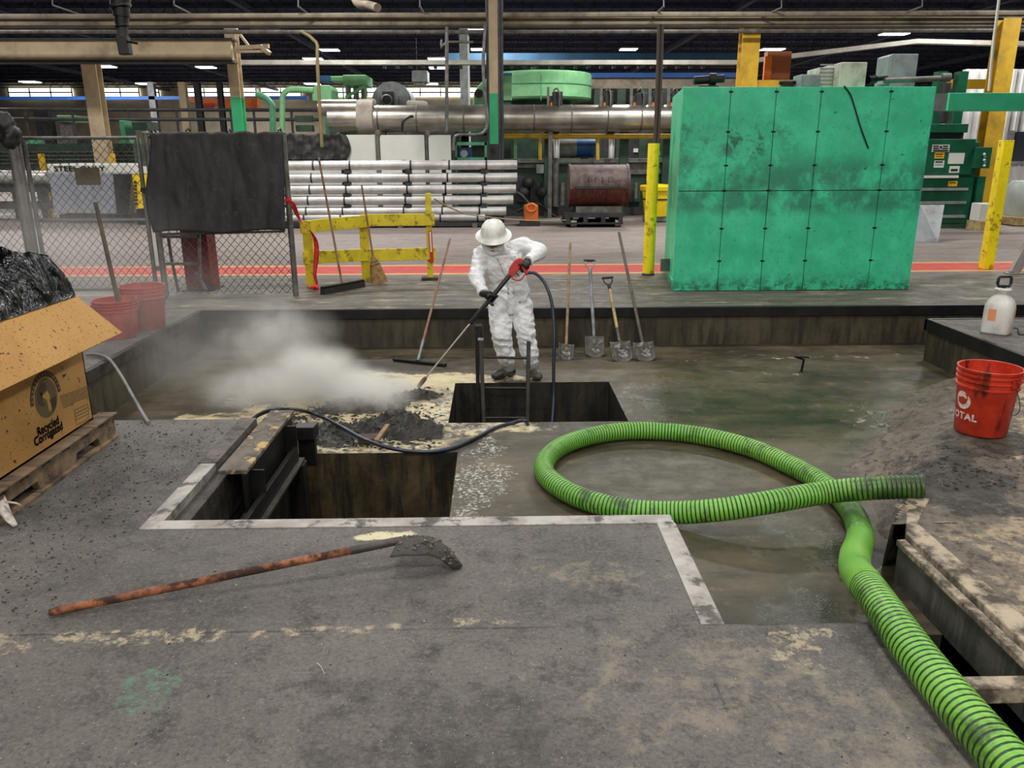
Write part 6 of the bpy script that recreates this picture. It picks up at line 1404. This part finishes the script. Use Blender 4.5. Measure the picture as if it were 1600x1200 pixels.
D = 30; th = thing('dark_filler_row', 'long dark machine row added to darken the gaps behind press line and duct', 'machine', (Q(930, 300, D).x, D, 0))
pbox('body', M_mach, th, 640, 166, 1120, 345, D, 1.5); pbox('upper_beam', M_beamc, th, 920, 124, 1180, 138, D+.2, .4); pbox('dark_top', M_dkst, th, 780, 140, 1180, 166, D+2, .4)  # dark block added to darken the gaps where the far wall would show
for px in (930, 965, 1002, 1036): pbox('frame_post', M_dg, th, px, 138, px+6, 345, D-.1, .2)
for px in (845, 886, 960, 1005): pbox('pale_panel', M_gbox, th, px, 176+px % 9, px+22, 200, D-.08, .08)
for px in (818, 900, 990, 1030): pbox('lamp_box', M_white, th, px, 226+px % 12, px+7, 232+px % 12, D-.08, .08)
# conduits
M_brn = mat('tan_conduit', (132, 116, 74), (108, 96, 60), 3, .5)
for name, lab, pts, d, r, m in (('conduit', 'tan conduit bending down through the hall left of the pale green hopper', ((470, 49), (494, 66), (496, 100), (503, 230)), 20.4, .042, M_brn), ('conduit', 'thin grey conduit dropping straight down above the white panels', ((698, 42), (698, 207)), 21, .045, M_galv),
        ('conduit', 'curved grey conduit looping from the white panels up to the centre column', ((709, 235), (710, 218), (716, 211), (745, 210), (757, 206), (762, 190), (758, 150), (755, 100), (758, 40)), 20.5, .04, M_galv), ('conduit', 'pair of brown hanging pipes above the yellow bollard', ((1030, 38), (1028, 110), (1024, 210), (1022, 228)), 15, .035, mat('brown_pipe', (74, 62, 54), None)),
        ('conduit', 'thin white pole crossing in front of the right yellow column', ((1562, -10), (1552, 70), (1545, 142)), 15.5, .025, M_white), ('conduit', 'thin grey conduit with a stepped bend near the far lights', ((690, 62), (690, 75), (698, 66), (740, 66)), 28, .04, M_galv)):
    th = thing(name, lab, 'pipe', Q(pts[-1][0], pts[-1][1], d)); MB().tube(spline([Q(x, y, d) for x, y in pts], .15), r, 8).build('run', m, th, smooth=50)
    if 'hanging pipes' in lab: MB().tube(spline([Q(x+5, y, d) for x, y in pts], .15), r*.8, 8).build('run', m, th, smooth=50)
th = thing('vent_stack', 'tall grey vent stack left of the centre column, bright along one edge', 'duct', (Q(724, 100, 30).x, 30, 0)); a = Q(717, 42, 30); b = Q(731, 42, 30); MB().bx(a.x, b.x, 30, 30.3, 0, a.z).build('duct', M_gbox, th); MB().bx(b.x-.03, b.x+.04, 29.97, 30.0, 0, a.z-.3).build('edge_strip', M_white, th)
th = thing('unit_heater', 'grey unit heater hanging under the roof left of the vent stack', 'heater', Q(655, 132, 32)); pbox('body', M_gbox, th, 643, 110, 668, 128, 32, 1.0, .03); pbox('lower_hood', M_galv, th, 646, 128, 664, 133, 32.1, .8); pbox('hanger', M_mach, th, 650, 60, 651, 110, 32.4, .04)
# hanging hose arm close to the camera
D = 8.5; th = thing('hanging_drop', 'black hanging air line fitting with a small lever at the upper left', 'fitting', Q(194, 86, D)); k = D/FPX
for (x0, y0, x1, y1, w) in ((187, -40, 188, 9, 13.5), (188, 9, 189, 12, 14.5), (189, 12, 190, 26, 11.5), (190, 26, 191, 39, 9.5), (191, 39, 192, 42, 10.5), (191, 42, 192, 58, 7.5)): MB().cyl(Q(x0, y0, D), Q(x1, y1, D), w*k, seg=20).build('segment', M_black if w > 9 else M_mach, th, smooth=40)
MB().bar(Q(192, 57, D), Q(197, 86, D), .11, .09, (0, 1, 0)).build('nozzle_block', M_blk, th, bevel=.01); MB().bar(Q(198, 65, D-.05), Q(215, 68, D-.1), .012, .02).build('lever', M_dkst, th)
for i, (a, b, lab) in enumerate((((82, 8), (129, 24), 'first from the left'), ((272, 8), (307, 26), 'above the cream and green column'), ((466, 10), (487, 27), 'above the tan conduit'), ((656, 10), (668, 33), 'left of the centre column'), ((1037, 10), (1020, 27), 'right of the centre column'), ((1221, 12), (1190, 26), 'beside the first yellow column'), ((1441, 10), (1398, 26), 'near the right yellow column'))):
    th = thing('sway_brace', 'hanging rod and sloping brace above the grimy beam, '+lab, 'brace', Q(a[0], a[1], 20.6), 'sway braces')
    MB().cyl(Q(a[0], -80, 20.6), Q(a[0], a[1], 20.6), .015, seg=6).build('rod', M_galv, th); MB().bar(Q(*a, 20.6), Q(b[0], b[1], 21.2), .05, .03).build('strut', M_galv, th)
th = thing('column_bracket', 'cream angled bracket fixed to the top of the cream and green column', 'bracket', Q(372, 78, 23.2))
MB().bar(Q(368, 45, 23.2), Q(389, 72, 23.2), .1, .06).build('strut', M_crc, th); MB().bar(Q(368, 75, 23.2), Q(420, 72, 23.0), .1, .1).build('arm', M_crc, th); MB().bar(Q(370, 81, 23.2), Q(420, 80, 23.0), .1, .06).build('arm', M_crc, th); MB().bar(Q(408, 72, 23.0), Q(421, 84, 22.9), .12, .1).build('plate', M_crc, th)
th = thing('air_duct_elbow', 'pale curled duct elbow under the roof at the top centre', 'duct', Q(575, 8, 19)); MB().tube(spline([Q(552, -8, 19), Q(560, 6, 19), Q(575, 8, 19), Q(590, 12, 18.6)], .05), .09, 10).build('elbow', M_beamc, th, smooth=50)

# baler and the right end
D = 18.4; th = thing('baler', 'dark green vertical baler with stickers right of the green cabinet', 'baler', (Q(1485, 357, D).x, D+.6, 0))
xa, xb = Q(1430, 300, D).x, Q(1524, 300, D).x; bz = lambda py: Q(1485, py, D).z
MB().bx(xa, xb, D+.1, D+1.3, .012, bz(222)).build('body', M_bg, th, bevel=.015)
MB().bx(xa+.05, Q(1521, 250, D).x, D, D+.1, bz(273), bz(217)).build('upper_door', M_bg, th, bevel=.015); MB().bx(xa+.05, xb-.06, D+.02, D+.1, bz(350), bz(277)).build('lower_door', M_bg, th, bevel=.015)
for i, py in enumerate((276, 295.5, 316.5, 338)): MB().bx(xa, Q((1496, 1511, 1508, 1507)[i], py, D).x, D-.05, D+.02, bz(py+2), bz(py-2)).build('rail_bar', (M_white, M_gbox, M_gbox, M_gbox)[i], th)
MB().bx(xa, Q(1521, 200, D).x, D+.2, D+1.2, bz(207), bz(193)).build('head_beam', M_bg, th, bevel=.01); MB().bx(xa+.2, xb-.3, D+.3, D+1, bz(222), bz(207)).build('neck', M_mach, th)
for px in (1466, 1498): MB().bx(Q(px, 150, D+.6).x-.1, Q(px, 150, D+.6).x+.1, D+.5, D+.75, bz(222), Q(px, 112, D+.6).z).build('guide_post', M_bg, th)
MB().bx(Q(1517, 357, D).x, Q(1528, 357, D).x, D, D+.3, 0, bz(276)).build('leg', M_bg, th); MB().bx(xa, Q(1520, 357, D).x, D-.02, D+1.3, 0, .1).build('base', M_dg, th)
def stk(nm, x0, y0, x1, y1, m, off=.004, dd=0): a, b = Q(x0, y0, D-dd), Q(x1, y1, D-dd); return MB().bx(a.x, b.x, D-dd-off-.004, D-dd-off+.004, b.z, a.z).build(nm, m, th)
M_ys = mat('yellow_sticker', (236, 178, 26), None); M_ink3 = mat('black_print', (24, 26, 34), None)
stk('name_plate', 1457, 226, 1482.5, 237.5, M_white); mb = MB()
for (y0, y1) in ((227.5, 229.5), (231.3, 233), (234.6, 236.6)): pb(mb, 1458.5, y0, 1481.5, y1, D-.014, .006)
mb.build('plate_bars', M_ink3, th); o = MB(); c = Q(1470, 230, D-.018); o.disc(c, .05, (0, -1, 0)); o.build('plate_disc', M_white, th, fix=False); o = MB(); o.disc(c+V((0, -.004, 0)), .03, (0, -1, 0)); o.build('plate_ring', M_ink3, th, fix=False)
for nm, r_, m in (('warning_sticker', (1461, 238.5, 1474.5, 247.5), M_ys), ('white_sticker', (1460, 251, 1474, 262), M_white), ('paper_sheet', (1483, 239, 1505, 256), M_white), ('notice_sticker', (1484, 259.5, 1498, 270), M_white), ('warning_sticker', (1482, 283, 1495, 291), M_ys)): stk(nm, *r_, m)
mb = MB(); pb(mb, 1462, 240, 1473.5, 241.6, D-.012, .004); pb(mb, 1462, 244, 1473, 244.8, D-.012, .004); pb(mb, 1462, 252, 1473, 254, D-.012, .004); pb(mb, 1461, 257, 1473, 257.6, D-.012, .004); pb(mb, 1486, 264, 1496, 267.5, D-.012, .004); pb(mb, 1484, 285, 1494, 286.4, D-.012, .004); mb.build('sticker_print', M_ink3, th)
a = Q(1526, 230, D-.1); b = Q(1546, 263, D-.1); MB().bx(a.x, b.x, D-.1, D+.15, b.z, a.z).build('control_box', M_bg, th, bevel=.01)
for i in range(5): MB().ball(Q(1538+(i % 2), 241+i*4.4, D-.11), .03, 8, 6).build('button', (M_white, M_galv)[i % 2], th)
MB().cyl(Q(1478, 130, D-.1), Q(1475, 190, D-.1), .11, seg=14).build('ram_cylinder', M_mach, th, smooth=40)
MB().tube([Q(1476, 157, D-.12)+V((.2*math.cos(t), 0, .12*math.sin(t))) for t in [2*PI*i/18 for i in range(18)]], .05, 8, closed=True).build('coiled_hose', M_blk, th, smooth=50)
y = P(1450, 378, 0).y; th = thing('metal_sheet', 'pale grey panel leaning against the baler base', 'panel', P(1450, 378, 0))
MB().slab([P(1430, 378, .004), P(1466, 379, .004), Q(1476, 320, y+.6), Q(1437, 320, y+.6)], (0, .03, .0)).build('sheet', M_gbox, th, bevel=.004)
mb = MB(); mb.slab([Q(1450, 357, y+.2), Q(1455, 357, y+.2), Q(1453, 369, y+.06), Q(1449, 366, y+.1)], (0, .02, 0)); mb.build('dark_smear', M_mach, th)
D = 17; th = thing('green_crane_arm', 'long green horizontal beam reaching to the right edge above the baler', 'beam', Q(1540, 172, D)); a = Q(1484, 145, D); b = Q(1760, 173, D); MB().bx(a.x, b.x, D, D+.3, Q(1540, 173, D).z, Q(1540, 145, D).z).build('beam', mat('green_beam_paint', (70, 206, 154), (60, 190, 140), 2, .5), th, bevel=.01)
pbox('end_plate', M_gbox, th, 1459, 146, 1486, 173, D+.05, .2)
th = thing('yellow_cross_beam', 'yellow cross beam behind the baler meeting the right yellow column', 'beam', Q(1500, 130, 19.3)); pbox('beam', M_ycol, th, 1470, 124, 1562, 138, 19.4, .2)
th = thing('yellow_cross_beam', 'low yellow beam behind the small grey box on the green cabinet', 'beam', Q(1225, 128, 21)); pbox('beam', M_ycol, th, 1185, 125, 1252, 138, 21.7, .2)
th = thing('crane_post', 'short orange brown steel frame left of the cream air unit', 'post', Q(1208, 110, 23)); pbox('post', mat('orange_brown_steel', (150, 86, 50), None), th, 1200, 80, 1214, 345, 23, .3); pbox('arm', M_ora, th, 1196, 88, 1204, 125, 22.9, .1)
mb = MB(); a = Q(1508, 118, 26); xr = 30; mb.bx(a.x, xr, 26, 26.2, 0, Q(1550, 108, 26).z); 
n = int((xr-a.x)/.3)
for i in range(n): mb.bx(a.x+i*.3, a.x+i*.3+.1, 25.95, 26, 0, Q(1550, 108, 26).z)
struct('wall_partition', mb, M_wwall)
mb = MB(); pb(mb, 1577, 206, 1600, 254, 25.9, .05); o = struct('window_9', mb, mat('dark_glass', (60, 64, 72), None, rough=.1)); f = MB(); pb(f, 1575, 204, 1578, 256, 25.86, .06); pb(f, 1575, 252, 1602, 256, 25.86, .06); f.build('window_frame', M_gbox, o)
th = thing('liquid_tote', 'pale translucent tote at the right edge on a pallet', 'tote', P(1600, 350, 0)); c = P(1605, 350, 0); k = c.y/FPX
MB().lathe([(.001, .2), (34*k, .2), (36*k, .4), (36*k, Q(1600, 292, c.y).z), (30*k, Q(1600, 283, c.y).z), (.001, Q(1600, 281, c.y).z)], (c.x, c.y, 0), seg=30).build('tank', mat('pale_tote_plastic', (190, 200, 196), (176, 188, 184), 2, .4), th, smooth=40); MB().bx(c.x-.7, c.x+.7, c.y-.6, c.y+.6, .02, .2).build('base', M_wtan, th)
D = 17.9; th = thing('wrapped_crates', 'pale wrapped crates on a wooden pallet behind the right yellow bollard', 'crate', P(1530, 350, 0)); pbox('crate', M_white, th, 1532, 318, 1552, 346, D, .35, .02); a, b = Q(1528, 350, D).x, Q(1556, 350, D).x; MB().bx(a, b, D-.1, D+.45, .0, Q(1540, 346, D).z).build('pallet_base', M_wtan, th)
